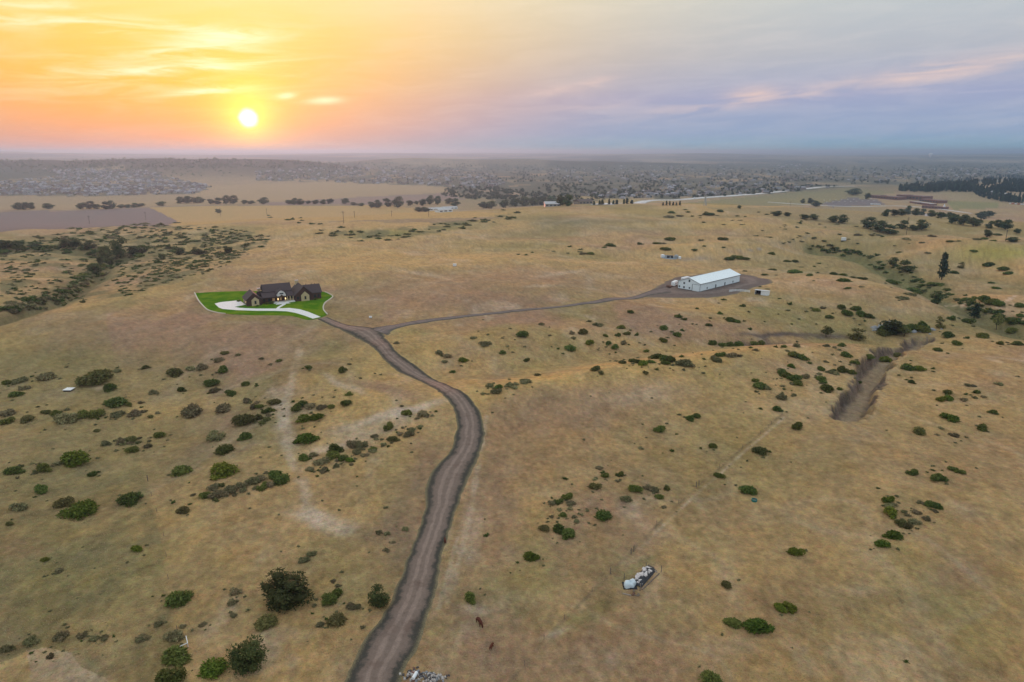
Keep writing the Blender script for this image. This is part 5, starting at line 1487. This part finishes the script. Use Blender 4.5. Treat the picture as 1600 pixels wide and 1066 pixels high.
def tree(px, py, w, h, kind, label, group=None, name=None, p=None, sink=0):
    if p is None: p = hits([(px, py)])[0]
    k = mpp(p); r = np.random.default_rng(int(px * 13 + py * 7))
    o = empty(name or {'c': 'cottonwood_tree', 'd': 'juniper_tree', 'o': 'sparse_tree', 'p': 'pine_tree'}[kind], (p[0], p[1], p[2] - .05 * h * k), r.uniform(0, 6.28))
    wide = {'c': 1 / .82, 'd': 1 / .82, 'o': 1 / .82, 'p': 1 / .66}[kind]
    hk = h * k * 1.06
    o.scale = (w * k * wide, w * k * wide * r.uniform(.9, 1.1), hk)
    cr, tk = TREE[kind][r.integers(len(TREE[kind]))]
    link('crown', cr, o); link('trunk', tk, o)
    tag(o, label, 'tree', group)
    return o

tree(390, 1047, 52, 58, 'd', 'tall dark juniper tree at the lower left, largest near tree')
tree(446, 942, 74, 48, 'd', 'broad dark juniper clump left of the lowest road stretch')
tree(592, 948, 30, 34, 'd', 'compact dark green juniper close to the road verge')
tree(1471, 437, 20, 40, 'p', 'tall lone pine standing by the creek at right')
tree(1461, 474, 20, 20, 'd', 'round dark tree on the slope below the lone pine')
tree(1522, 497, 20, 22, 'p', 'short dark pine beside the creek bed at far right')
tree(1557, 515, 16, 24, 'o', 'thin brownish tree at the right edge of the creek')
tree(1470, 513, 14, 19, 'o', 'slim olive tree in front of the creek crossing')
tree(1337, 529, 27, 18, 'o', 'wide olive bush tree above the gully, right of a smaller one')
tree(1291, 527, 21, 16, 'o', 'smaller olive bush tree at the head of the dark draw')
tree(1395, 523, 42, 24, 'c', 'broad green tree among grey rocks above the gully')
tree(1412, 526, 22, 17, 'o', 'yellow green tree right beside the broad tree above the gully')
tree(1415, 425, 26, 19, 'c', 'round green tree in the upper creek bed')
tree(1395, 416, 18, 14, 'c', 'smaller green tree left in the upper creek bed')
tree(1500, 419, 11, 10, 'o', 'small pale tree right of the lone pine')
for x, y, w, h, kd, lab in ((165, 411, 20, 30, 'd', 'tall dark tree at the fork of the left ravine'), (187, 403, 24, 32, 'd', 'tallest dark tree in the left ravine'), (149, 428, 18, 17, 'd', 'round dark tree low in the left ravine'),
                            (158, 416, 9, 16, 'd', 'narrow dark tree beside the ravine fork'), (174, 415, 9, 13, 'd', 'short narrow tree under the tallest ravine tree'), (208, 398, 20, 15, 'c', 'bushy tree right of the tallest ravine tree'),
                            (222, 396, 16, 11, 'c', 'low tree at the right end of the ravine trees'), (103, 386, 20, 13, 'd', 'dark tree in the upper left ravine, left of the middle'), (117, 386, 18, 12, 'd', 'dark tree in the upper left ravine near the middle'),
                            (140, 389, 24, 10, 'c', 'low tree row piece left of the tallest ravine tree'), (8, 388, 22, 14, 'd', 'dark tree at the left edge of the picture'), (30, 385, 20, 10, 'd', 'low dark tree second from the left edge'),
                            (57, 386, 24, 8, 'c', 'flat tree third from the left edge'), (281, 398, 18, 13, 'd', 'round dark tree on the brushy left hill'), (357, 396, 14, 12, 'd', 'round tree at the right of the brushy hill'),
                            (254, 406, 12, 11, 'd', 'small tree low on the brushy hill'), (262, 389, 10, 8, 'd', 'small tree high on the brushy hill'), (310, 398, 20, 9, 'c', 'flat bushy tree in the middle of the brushy hill')):
    tree(x, y, w, h, kd, lab)
# small ornamental planting at the house
for u, v, s, lab in ((5.0, -3.6, .9, 'small shrub at the corner of the garage wing'), (10.5, -.2, 1.2, 'rounded shrub under the left porch windows'), (12.8, -.4, 1.4, 'taller rounded shrub left of the front steps'), (14.4, -.2, .9, 'low shrub beside the front steps'),
                     (36.6, -1.6, 1.1, 'dark shrub on the lawn at the right end of the house'), (-2.0, 14.5, 1.2, 'dark shrub on the lawn left of the garage')):
    q = house_pt(u, v)
    o = link('garden_shrub', shrub_mesh('g', 1, 1), None, q - (0, 0, .05), u, (s * 1.7, s * 1.6, s * 1.9)); tag(o, lab, 'shrub', 'garden shrubs at the house')

# boulders above the gully
RKM = mat('grey_boulder', (.30, .31, .32), .9, .15, .8, .3, .3)
def boulder_mesh(s):
    r = np.random.default_rng(s); V = IV * (1 + .35 * r.normal(size=(len(IV), 1)) * .6); V[:, 2] *= .7
    return mesh_np('boulder', V, IF, RKM)
BM_ = [boulder_mesh(s) for s in range(4)]
rb = np.random.default_rng(4)
for k in range(26):
    side = k % 2
    x = rb.normal(1382, 9) if k < 10 else rb.normal(1442, 14); y = rb.normal(512, 4) if k < 10 else rb.normal(515, 3)
    p = hits([(x, y)])[0]; s = rb.uniform(.7, 2.0)
    o = link('boulder', BM_[k % 4], None, p - (0, 0, .1), rb.uniform(0, 6), (s * 1.3, s, s))
    tag(o, 'grey boulder left of the broad tree above the gully' if k < 10 else 'grey boulder right of the broad tree above the gully', 'boulder', 'boulders left of the broad tree' if k < 10 else 'boulders right of the broad tree')
# ------------------------------------------------------------------ the valley: trees, poles, roads, buildings
VT = [(28, 328, 12, 11), (40, 328, 13, 13), (49, 327, 10, 10), (76, 327, 12, 9), (130, 327, 12, 12), (141, 327, 12, 12), (151, 327, 10, 9), (165, 327, 12, 12), (175, 327, 11, 13), (190, 325, 10, 6), (200, 325, 10, 6), (210, 324, 10, 7), (221, 323, 11, 6),
      (252, 322, 12, 8), (282, 318, 11, 10), (292, 318, 12, 11), (303, 318, 12, 11), (313, 317, 10, 9), (329, 319, 11, 9), (340, 319, 12, 10), (354, 319, 11, 13), (365, 319, 12, 13), (382, 319, 10, 7), (393, 319, 10, 6),
      (412, 319, 13, 10), (451, 319, 10, 7), (460, 320, 9, 10), (470, 320, 10, 9), (482, 319, 8, 6), (494, 319, 10, 7), (505, 319, 10, 7), (517, 319, 9, 10), (540, 319, 11, 10), (553, 321, 10, 5), (565, 322, 10, 5),
      (580, 325, 11, 11), (591, 325, 11, 12), (605, 323, 12, 13), (622, 325, 13, 17), (641, 322, 9, 10), (650, 320, 6, 7), (661, 322, 11, 12), (672, 320, 9, 14), (684, 320, 9, 13), (654, 331, 11, 7), (665, 331, 11, 7), (702, 319, 10, 10), (712, 322, 12, 12),
      (755, 326, 13, 12), (768, 326, 14, 13), (790, 325, 13, 15), (805, 323, 13, 14), (818, 322, 14, 15), (832, 322, 13, 14), (845, 321, 12, 12), (876, 322, 13, 18), (887, 322, 13, 18), (862, 320, 12, 13)]
for k, (x, y, w, h) in enumerate(VT):
    tree(x, y, w * 1.3, h, 'c', ('leafy tree in the valley row behind the %s field, %s from the left' % (('plowed' if x < 260 else 'golden'), ORD[k if x < 260 else k - sum(1 for q in VT if q[0] < 260)])) if k < 70 else '', 'trees along the valley creek')
VT2 = [(1334, 305, 18, 10), (1356, 312, 8, 12), (1254, 318, 6, 7), (1266, 318, 9, 8), (1275, 323, 12, 9), (1215, 338, 15, 9), (1230, 338, 10, 6), (1257, 343, 14, 9), (1271, 343, 14, 9), (1303, 347, 14, 11), (1316, 349, 14, 13), (1357, 357, 20, 17), (1374, 362, 20, 17), (1389, 365, 20, 14),
       (1410, 357, 16, 13), (1440, 359, 18, 15), (1426, 360, 12, 9), (1385, 338, 13, 11), (1397, 338, 13, 12), (1409, 337, 12, 10), (1418, 336, 10, 14), (1430, 337, 11, 11), (1441, 336, 11, 10), (1456, 339, 13, 10), (1470, 342, 14, 12), (1484, 342, 13, 11), (1492, 350, 16, 17), (1505, 352, 18, 18),
       (1520, 354, 18, 15), (1533, 343, 14, 14), (1545, 340, 14, 12), (1541, 371, 13, 14), (1547, 357, 12, 12), (1560, 356, 12, 12), (1571, 359, 14, 15), (1583, 378, 18, 8), (1588, 365, 9, 9)]
for k, (x, y, w, h) in enumerate(sorted(VT2)):
    tree(x, y, w * 1.2, h, 'c', 'leafy tree beyond the right slopes, %s from the left near the brick school' % ORD[k], 'trees below the brick school')
for k in range(9):
    tree(928 + 7.5 * k + 2 * math.sin(k * 2.3), 320.5 - .2 * k, 6 + k % 3, 6 + (k * 5 % 4) * .9, 'p', '%s from the left of the small pines in front of the highway' % ORD[k], 'small pines in front of the highway')
for k in range(6):
    tree(1036 + 5.2 * k + math.sin(k * 3.1), 321.5, 5, 5 + (k * 3 % 4) * .8, 'p', '%s from the left of the short pine row under the pylon' % ORD[k], 'short pine row by the highway')
tree(340, 333.5, 10, 8, 'c', 'lone round tree in the golden field beside a pole')
tree(1159 - 4, 326, 7, 5, 'c', 'tiny round tree on the brow left of the highway')

# merged woods: too many to count
def woods(name, label, polys, kind, mats, hm):
    V_, F_, off = [], [], 0
    r = np.random.default_rng(len(name))
    for P, n, h0, h1 in polys:
        P = np.array(P, float); lo, hi = P.min(0), P.max(0)
        pts = r.uniform(lo, hi, (n * 6, 2)); pts = pts[inpoly(pts[:, 0], pts[:, 1], P)][:n]
        cl = fbm(pts[:, 0] / 18, pts[:, 1] / 5, 3, 5); pts = pts[cl > -.22]
        H3 = hits(pts)
        for p in H3:
            h = r.uniform(h0, h1); w = h * (r.uniform(.9, 1.3) if kind == 'c' else r.uniform(.5, .8))
            V, T = CROWN_LO[kind][r.integers(len(CROWN_LO[kind]))]
            a = r.uniform(0, 6.28); c, s = math.cos(a), math.sin(a)
            v = V * (w * 1.2, w * 1.2, h * (1.15 if kind == 'c' else 1)) - (0, 0, h * (.25 if kind == 'c' else .1))
            V_.append(np.stack([v[:, 0] * c - v[:, 1] * s, v[:, 0] * s + v[:, 1] * c, v[:, 2]], -1) + p); F_.append(T + off); off += len(V)
    me = mesh_np(name, np.vstack(V_), np.vstack(F_), mats)
    tag(link(name, me), label, None, kind='stuff')
woods('valley_woods', 'dark green woods and yard trees across the far valley', [
    ([(700, 293), (800, 294), (800, 312), (740, 312), (690, 306)], 260, 9, 14), ([(800, 300), (860, 288), (1010, 282), (1200, 287), (1330, 292), (1190, 304), (1060, 310), (950, 310), (890, 318), (800, 322)], 1000, 9, 14),
    ([(0, 283), (120, 272), (240, 270), (330, 292), (300, 303), (180, 306), (0, 306)], 420, 4, 7), ([(400, 268), (520, 258), (640, 262), (760, 270), (800, 290), (760, 295), (640, 288), (540, 285), (400, 281)], 700, 6, 10),
    ([(380, 262), (700, 255), (1000, 262), (1320, 262), (1340, 284), (1000, 284), (800, 285), (640, 268)], 1500, 8, 14), ([(1330, 262), (1600, 256), (1600, 272), (1400, 288), (1330, 288)], 500, 9, 15)], 'c', LEAF_C, 1)
woods('mesa_woods', 'dark scrub woods on the long mesa at left', [([(0, 247), (160, 246), (300, 247), (420, 251), (620, 255), (560, 261), (330, 263), (0, 262)], 1300, 10, 16), ([(0, 262), (330, 262), (380, 276), (300, 276), (0, 272)], 250, 7, 11)], 'c', LEAF_D, 1)
woods('ridge_pines', 'dense dark pine wood on the ridge at upper right', [([(1402, 299), (1430, 289), (1500, 282), (1600, 273), (1600, 300), (1560, 303), (1500, 300), (1440, 300)], 900, 12, 18), ([(1520, 300), (1600, 296), (1600, 318), (1575, 316), (1535, 310)], 170, 12, 17)], 'p', LEAF_P, 1)
rp = np.random.default_rng(77)
px_ = np.linspace(1404, 1596, 46); py_ = np.interp(px_, [1404, 1440, 1470, 1520, 1540, 1570, 1600], [299, 302, 300, 300, 310, 317, 318])
for k in range(46):
    tree(px_[k] + rp.uniform(-2, 2), py_[k] + rp.uniform(-3, .5), rp.uniform(5, 7), rp.uniform(9, 13), 'p', '%s from the left along the front of the pine ridge at upper right' % ORD[k], 'pines along the front of the ridge')

# highway
HM = roadmat('highway_concrete', (.60, .59, .57), (.50, .48, .45), .44, .5, .1)
def far_road(name, px, w, label, m=HM, n=120, lift=.8):
    C = resample(hits(px), n); T = np.gradient(C, axis=0); T /= np.linalg.norm(T, axis=1, keepdims=True); N = np.stack([-T[:, 1], T[:, 0]], -1)
    struct(ribbon(name, C - N * w / 2, C + N * w / 2, n, m, lift, 4, 0, True, 0), label)
far_road('highway', [(940, 320.5), (1000, 317), (1060, 312.5), (1100, 309), (1150, 305.5), (1200, 301.5), (1250, 296), (1290, 292), (1315, 291.5), (1335, 291)], 42, 'pale highway crossing the valley')
far_road('side_road', [(1200, 316), (1260, 320), (1330, 323), (1400, 322), (1460, 326), (1520, 334)], 12, 'grey road in front of the brick school', lift=.6)
far_road('valley_lane', [(0, 330), (120, 328.5), (260, 323), (400, 321), (560, 321.5)], 7, 'grey lane along the valley trees', roadmat('lane', (.25, .22, .19), (.3, .25, .18), .4, .5, .2))

# poles
def pole(px, py, h, label, tower=False):
    p = hits([(px, py)])[0]; hm = h * mpp(p)
    o = empty('utility_pole' if not tower else 'lattice_pylon', (p[0], p[1], p[2] - .3), .5); tag(o, label, 'pole' if not tower else 'pylon', None)
    PW = mat('pole_wood', (.10, .075, .06), .9, .1, 2, .2)
    if not tower:
        part(o, 'shaft', PW, lambda q: q.tube((0, 0, 0), (0, 0, hm), .30, .20, 8))
        for z in (hm * .93, hm * .85):
            part(o, 'crossarm', PW, lambda q: q.box(-hm * .11, hm * .11, -.14, .14, z - .14, z + .14))
        for x in (-.1, -.05, .05, .1):
            part(o, 'insulator', GRY, lambda q: q.tube((x * hm, 0, hm * .93 + .14), (x * hm, 0, hm * .93 + .6), .1, .07, 6))
    else:
        for sx in (-1, 1):
            for sy in (-1, 1):
                part(o, 'leg', GRY, lambda q: q.tube((sx * hm * .12, sy * hm * .12, 0), (sx * hm * .02, sy * hm * .02, hm), .35, .25, 5))
        for z in (.72, .84, .95):
            part(o, 'crossarm', GRY, lambda q: q.box(-hm * .17, hm * .17, -.3, .3, hm * z - .25, hm * z + .25))
        for z in (.1, .3, .5):
            b = .12 - .1 * z; c = .12 - .1 * (z + .2)
            part(o, 'brace', GRY, lambda q: (q.tube((-hm * b, -hm * b, hm * z), (hm * c, -hm * c, hm * (z + .2)), .2, .2, 4), q.tube((hm * b, -hm * b, hm * z), (-hm * c, -hm * c, hm * (z + .2)), .2, .2, 4)))
for x, y, h, lab in ((345, 339, 14, 'utility pole beside the lone tree in the golden field'), (417, 335, 9, 'utility pole right of the lone tree on the golden field edge'), (537, 349, 19, 'utility pole in front of the middle of the golden field'), (554, 340, 10, 'short utility pole in the golden field'), (612, 338, 9, 'utility pole near the right of the golden field'),
                     (670, 339, 13, 'utility pole left of the white sheds'), (228, 344, 13, 'utility pole at the right end of the plowed field'), (140, 350, 13, 'utility pole in the middle of the plowed field'), (1416, 367, 28, 'tall utility pole beside the round trees at right'), (1571, 377, 18, 'utility pole near the right edge of the picture'), (1235, 322, 8, 'small pole left of the school parking lot')):
    pole(x, y, h, lab)
pole(1101.5, 322, 14, 'lattice pylon standing in front of the highway', True)

# suburban houses
HCOL = [mat('suburb_wall_pale', (.42, .42, .43), .8, .2), mat('suburb_wall_tan', (.30, .26, .22), .8, .2), mat('suburb_roof_grey', (.20, .20, .22), .8, .2), mat('suburb_roof_brown', (.14, .11, .10), .8, .2), mat('suburb_roof_pale', (.34, .34, .37), .7, .3), mat('suburb_window', (.05, .06, .07), .2, .5)]
def suburb_geo(v):
    b = MB(); r = random.Random(v)
    L = r.uniform(13, 18); D = r.uniform(10, 13); e = r.uniform(5, 6.2); a = e + r.uniform(3, 4)
    b.m = 0; b.prism([(-D / 2, -1), (D / 2, -1), (D / 2, e), (0, a - .1), (-D / 2, e)], 'x', -L / 2, L / 2)
    b.box(-L / 2 - 4, -L / 2 - .01, -D / 2, D / 4, -1, 3.2)
    b.m = 1
    for s in (-1, 1):
        b.prism([(s * (D / 2 + .6), e - .3), (0, a), (0, a + .3), (s * (D / 2 + .6), e)], 'x', -L / 2 - .5, L / 2 + .5)
    b.prism([(-D / 2 - .4, 3.2), (D / 4 + .4, 3.2), (-D / 8, 5.2)], 'x', -L / 2 - 4.4, -L / 2 - .02)
    b.m = 2
    for x in (-L / 4, L / 8, L / 3):
        b.box(x - .7, x + .7, -D / 2 - .06, -D / 2 - .01, 1, 2.6); b.box(x - .6, x + .6, -D / 2 - .06, -D / 2 - .01, 3.6, 4.9)
    return b
SUBM = []
for v in range(9):
    b = suburb_geo(v); SUBM.append((b, b.mesh('suburban_house', [HCOL[v % 2], HCOL[2 + v % 3], HCOL[5]])))
def suburbs():
    polys = [([(0, 284), (120, 273), (240, 271), (330, 293), (300, 303), (180, 306), (0, 306)], 560, 'in the dense neighbourhood at far left'),
             ([(400, 268), (520, 260), (640, 263), (760, 270), (800, 290), (760, 295), (640, 289), (540, 286), (400, 282)], 330, 'in the neighbourhood right of the sun'),
             ([(900, 307), (1000, 288), (1180, 284), (1330, 291), (1180, 304), (960, 311)], 150, 'among the trees behind the highway'),
             ([(820, 262), (1300, 254), (1330, 284), (900, 284)], 220, 'in the far centre of the valley'),
             ([(60, 264), (230, 266), (250, 271), (100, 274)], 90, 'below the dark mesa at left'), ([(1320, 266), (1600, 262), (1600, 272), (1400, 284), (1330, 284)], 120, 'in the far valley at right')]
    r = np.random.default_rng(3); items = []
    for P, n, reg in polys:
        P = np.array(P, float); lo, hi = P.min(0), P.max(0)
        pts = r.uniform(lo, hi, (n * 5, 2)); pts = pts[inpoly(pts[:, 0], pts[:, 1], P)][:n]
        H3 = hits(pts)
        for p in H3: items.append((p, reg))
    items.sort(key=lambda q: math.hypot(q[0][0], q[0][1]))
    V_, F_, M_, off = [], [], [], 0
    allm = HCOL
    for k, (p, reg) in enumerate(items):
        g = float(fbm(np.array(p[0] / 400), np.array(p[1] / 400), 2, 9)) * 3
        a = g + (math.pi / 2 if r.random() < .4 else 0) + r.normal() * .08
        v = r.integers(9); s = r.uniform(.85, 1.15)
        if k < 300:
            o = link('suburban_house', SUBM[v][1], None, p - (0, 0, .2), a, (s, s, s)); tag(o, 'gabled suburban house ' + reg, 'house', 'suburban houses ' + reg)
        else:
            b = SUBM[v][0]; c, sn = math.cos(a), math.sin(a)
            for (vs, fs, ms) in ((np.array(b.V), b.F, b.M),):
                q = vs * s; q = np.stack([q[:, 0] * c - q[:, 1] * sn, q[:, 0] * sn + q[:, 1] * c, q[:, 2]], -1) + p
                V_.append(q); F_ += [tuple(i + off for i in f) for f in fs]; M_ += [[v % 2, 2 + v % 3, 5][m] for m in ms]; off += len(q)
    me = mesh_np('distant_houses', np.vstack(V_), F_, HCOL, M_)
    bm = bmesh.new(); bm.from_mesh(me); bmesh.ops.recalc_face_normals(bm, faces=bm.faces); bm.to_mesh(me); bm.free()
    tag(link('distant_houses', me), 'small far houses speckling the valley suburbs', None, kind='stuff')
suburbs()

# larger valley buildings
def block(name, label, cat, px0, py, px1, py1, D, hgt, wall, roof, wins=8, pitched=False, group=None):
    a, b_ = hits([(px0, py), (px1, py1)])
    rot = math.atan2(b_[1] - a[1], b_[0] - a[0]); L = math.hypot(*(b_ - a)[:2])
    o = empty(name, (a[0], a[1], min(a[2], b_[2])), rot); tag(o, label, cat, group)
    part(o, 'wall', wall, lambda q: q.box(0, L, 0, D, -2, hgt))
    if pitched:
        part(o, 'roof', roof, lambda q: q.prism([(-.8, hgt + .01), (D + .8, hgt + .01), (D / 2, hgt + D * .22)], 'x', -.8, L + .8))
    else:
        part(o, 'roof', roof, lambda q: (q.box(.4, L - .4, .4, D - .4, hgt + .002, hgt + .4), q.box(L * .3, L * .42, D * .3, D * .6, hgt + .4, hgt + 2.2)))
        part(o, 'parapet', wall, lambda q: (q.box(-.1, L + .1, -.1, .3, hgt + .003, hgt + .9), q.box(-.1, .3, .31, D, hgt + .003, hgt + .9)))
    for k in range(wins):
        x = L * (k + .5) / wins
        part(o, 'window', GLB, lambda q: q.box(x - L / wins * .3, x + L / wins * .3, -.15, -.003 if pitched else -.101 + .09, hgt * .35, hgt * .75))
    return o
GLB = mat('far_glass', (.05, .06, .07), .2, .5)
BRICK = mat('school_brick', (.215, .115, .092), .85, .2, .3, .12); RED = mat('school_roof', (.24, .16, .14), .8, .2, .1, .1); PALE = mat('pale_roof', (.50, .50, .50), .7, .3, .1, .06)
block('school_building', 'long red brick school wing at the left behind the parking lot', 'school', 1358, 309, 1402, 313, 40, 9, BRICK, RED, 10)
block('school_building', 'taller middle block of the red brick school', 'school', 1400, 310, 1440, 313.5, 45, 12, BRICK, RED, 8)
block('school_building', 'low red brick school wing at the right end', 'school', 1436, 314, 1465, 318, 30, 8, BRICK, RED, 7)
block('school_building', 'pale roofed low building in front of the brick school', 'building', 1421, 317, 1452, 321.5, 22, 5, BRICK, PALE, 8)
block('school_building', 'small red brick building with white steeple front', 'building', 1440, 325, 1475, 327.5, 22, 6, BRICK, RED, 7)
o, p = simple('steeple', 'small white steeple right of the brick school', 'steeple', 1474.5, 327)
part(o, 'tower', WHT, lambda q: q.box(-2, 2, -2, 2, -1, 9)); part(o, 'spire', WHT, lambda q: q.tube((0, 0, 9), (0, 0, 15), 2.6, .1, 4))
block('greenhouse', 'long white shed by the valley trees, left and longest', 'shed', 672, 329.3, 693, 328.4, 14, 4.5, WHT, PALE, 4, True)
block('greenhouse', 'second white shed by the valley trees, behind', 'shed', 693, 327.6, 715, 326.6, 14, 4.5, WHT, PALE, 4, True)
block('greenhouse', 'low white shed in front by the valley trees', 'shed', 686, 332.0, 707, 331.2, 12, 4, WHT, PALE, 3, True)
block('farm_building', 'grey roofed farm building left of the highway woods', 'building', 852, 323.5, 876, 321.5, 18, 5, GRY, PALE, 4, True)
block('farm_building', 'low tan farm building in the trees by the highway', 'building', 905, 319.5, 926, 318.8, 16, 5, HCOL[1], HCOL[3], 4, True)
block('ridge_house', 'large pale house among the pines at upper right, left one', 'house', 1547, 303, 1556, 304, 14, 8, HCOL[0], HCOL[4], 3, True)
block('ridge_house', 'large pale house among the pines at upper right, right one', 'house', 1558, 306.5, 1570, 307.5, 15, 8, HCOL[1], PALE, 3, True)
block('valley_house', 'grey house between the trees below the school', 'house', 1444, 338.5, 1455, 338, 12, 5, HCOL[0], HCOL[4], 3, True)

# vehicles
def vehicle_mesh(kind):
    b = MB()
    L, W, h = {'car': (4.6, 1.8, 1.45), 'camper': (9.0, 2.5, 3.4), 'bus': (11, 2.5, 3.2)}[kind]
    b.m = 0
    if kind == 'car':
        b.prism([(-L / 2, .35), (L / 2, .35), (L / 2, .8), (L / 2 - .9, .95), (L / 2 - 1.6, h), (-L / 2 + .9, h), (-L / 2 + .15, .95), (-L / 2, .8)], 'y', -W / 2, W / 2)
    else:
        b.prism([(-L / 2, .5), (L / 2, .5), (L / 2, 1.5), (L / 2 - .5, h), (-L / 2, h)], 'y', -W / 2, W / 2)
    b.m = 1
    b.box(-L * .25, L * .22, -W / 2 - .02, W / 2 + .02, h * .68, h * .88)
    for x in (-L * .3, L * .3):
        b.tube((x, -W / 2 - .03, .36), (x, W / 2 + .03, .36), .36, .36, 10)
    return b.mesh('vehicle', [WHT if kind != 'bus' else mat('orange_body', (.55, .19, .10), .5, .4), DRK])
VM = {k: vehicle_mesh(k) for k in ('car', 'camper', 'bus')}
def vehicle(px, py, kind, rot, label, cat, group):
    p = hits([(px, py)])[0]
    o = link({'car': 'parked_car', 'camper': 'camper_van', 'bus': 'orange_truck'}[kind], VM[kind], None, (p[0], p[1], p[2] + .05), rot); tag(o, label, cat, group)
for k in range(6):
    vehicle(1361 + 2.7 * k, 320 + .12 * k, 'camper', .9, '%s from the left of the white campers parked before the school' % ORD[k], 'camper', 'white campers before the school')
for k in range(5):
    vehicle(1579 + 4.4 * k, 319 + .3 * k, 'bus' if k % 2 else 'camper', .2, '%s from the left of the row of parked trucks at the right edge' % ORD[k], 'truck', 'trucks parked at the right edge')
rv = np.random.default_rng(8)
for k in range(18):
    vehicle(1288 + k * 4.6, 313.5 - .15 * k + (3 if k % 2 else 0), 'car', .3, '%s from the left of the cars in the school lot' % ORD[k], 'car', 'cars in the school lot')
for k, x in enumerate((1012, 1085, 1158, 1210, 1270)):
    y = np.interp(x, [780, 830, 900, 1000, 1060, 1100, 1150, 1200, 1250, 1290], [331, 328, 322.5, 317, 312.5, 309, 305.5, 301.5, 296, 292])
    p = hits([(x, y)])[0]
    o = link('highway_car', VM['camper' if k % 2 else 'car'], None, (p[0], p[1], p[2] + .85), .9); tag(o, '%s vehicle from the left on the pale highway' % ORD[k], 'vehicle', 'vehicles on the highway')
# pale water tower on the horizon
p = hits([(1453.5, 246)])[0]
o = empty('water_tower', (p[0], p[1], p[2] - 1)); tag(o, 'bright white water tower on the far horizon at right', 'water tower')
k = mpp(p)
part(o, 'tank', WHT, lambda q: (q.tube((0, 0, 3 * k), (0, 0, 5.6 * k), 2.3 * k, 2.5 * k, 16), q.tube((0, 0, 5.6 * k), (0, 0, 6.6 * k), 2.5 * k, .6 * k, 16)))
part(o, 'stem', WHT, lambda q: q.tube((0, 0, 0), (0, 0, 3 * k), .9 * k, .8 * k, 10))
# ------------------------------------------------------------------ grass tussocks near the camera (nobody could count them)
def tussocks():
    r = np.random.default_rng(99)
    n = 30000
    px = r.uniform(-60, 1660, n); py = 560 + 520 * r.uniform(0, 1, n) ** .8
    P = hit(px, py)
    road = np.vstack([hits(RL)[:, :2], hits(RR)[::-1][:, :2]])
    keep = ~inpoly(P[:, 0], P[:, 1], road)
    dens = fbm(P[:, 0] / 12, P[:, 1] / 12, 3, 44) + .35 * (P[:, 0] < -60)
    keep &= dens > r.uniform(-.55, .5, n)
    P = P[keep]; n = len(P)
    s = r.uniform(.09, .22, n)
    a = r.uniform(0, 6.283, n)
    V = np.zeros((n, 9, 3)); Fs = []
    for b in range(3):
        t = a + b * 2.1
        d = np.stack([np.cos(t), np.sin(t), np.zeros(n)], -1); e = np.stack([-np.sin(t), np.cos(t), np.zeros(n)], -1)
        V[:, b * 3] = P + e * (s * .35)[:, None] - d * (s * .1)[:, None] - (0, 0, .03); V[:, b * 3 + 1] = P - e * (s * .35)[:, None] - d * (s * .1)[:, None] - (0, 0, .03)
        V[:, b * 3 + 2] = P + d * (s * .55)[:, None] + np.stack([np.zeros(n), np.zeros(n), s * 1.15], -1)
    T = np.arange(n * 9).reshape(-1, 3)
    mats = [mat('straw_grass', (.60, .46, .27), 1, 0, .7, .3), mat('olive_grass', (.42, .36, .18), 1, 0, .7, .3), mat('grey_grass', (.48, .40, .27), 1, 0, .7, .3)]
    mi = np.repeat(r.choice(3, n, p=[.45, .3, .25]), 3)
    me = mesh_np('grass_tussocks', V.reshape(-1, 3), T, mats, mi)
    tag(link('grass_tussocks', me), 'dry grass tussocks scattered over the near pasture', None, kind='stuff')
tussocks()
# ------------------------------------------------------------------ haze
def build_haze():
    top = max(float(GZ.max()) + 12, H + 25)
    lo = float(GZ.min()) - 1.5
    mb = MB(); mb.box(-47000, 47000, -47000, 47000, lo, top)
    m = bpy.data.materials.new('smoky_haze'); m.use_nodes = True
    m.node_tree.nodes.clear()
    t = NT(m.node_tree)
    o = t.n('ShaderNodeOutputMaterial'); v = t.n('ShaderNodeVolumePrincipled')
    v.inputs['Color'].default_value = (.36, .62, .90, 1)
    v.inputs['Density'].default_value = HAZE
    v.inputs['Anisotropy'].default_value = .54
    t.L.new(v.outputs[0], o.inputs['Volume'])
    h = mb.build('haze', m)
    tag(h, 'thin smoky evening haze over the whole valley', None, kind='stuff')
HAZE = 9.0e-5
build_haze()
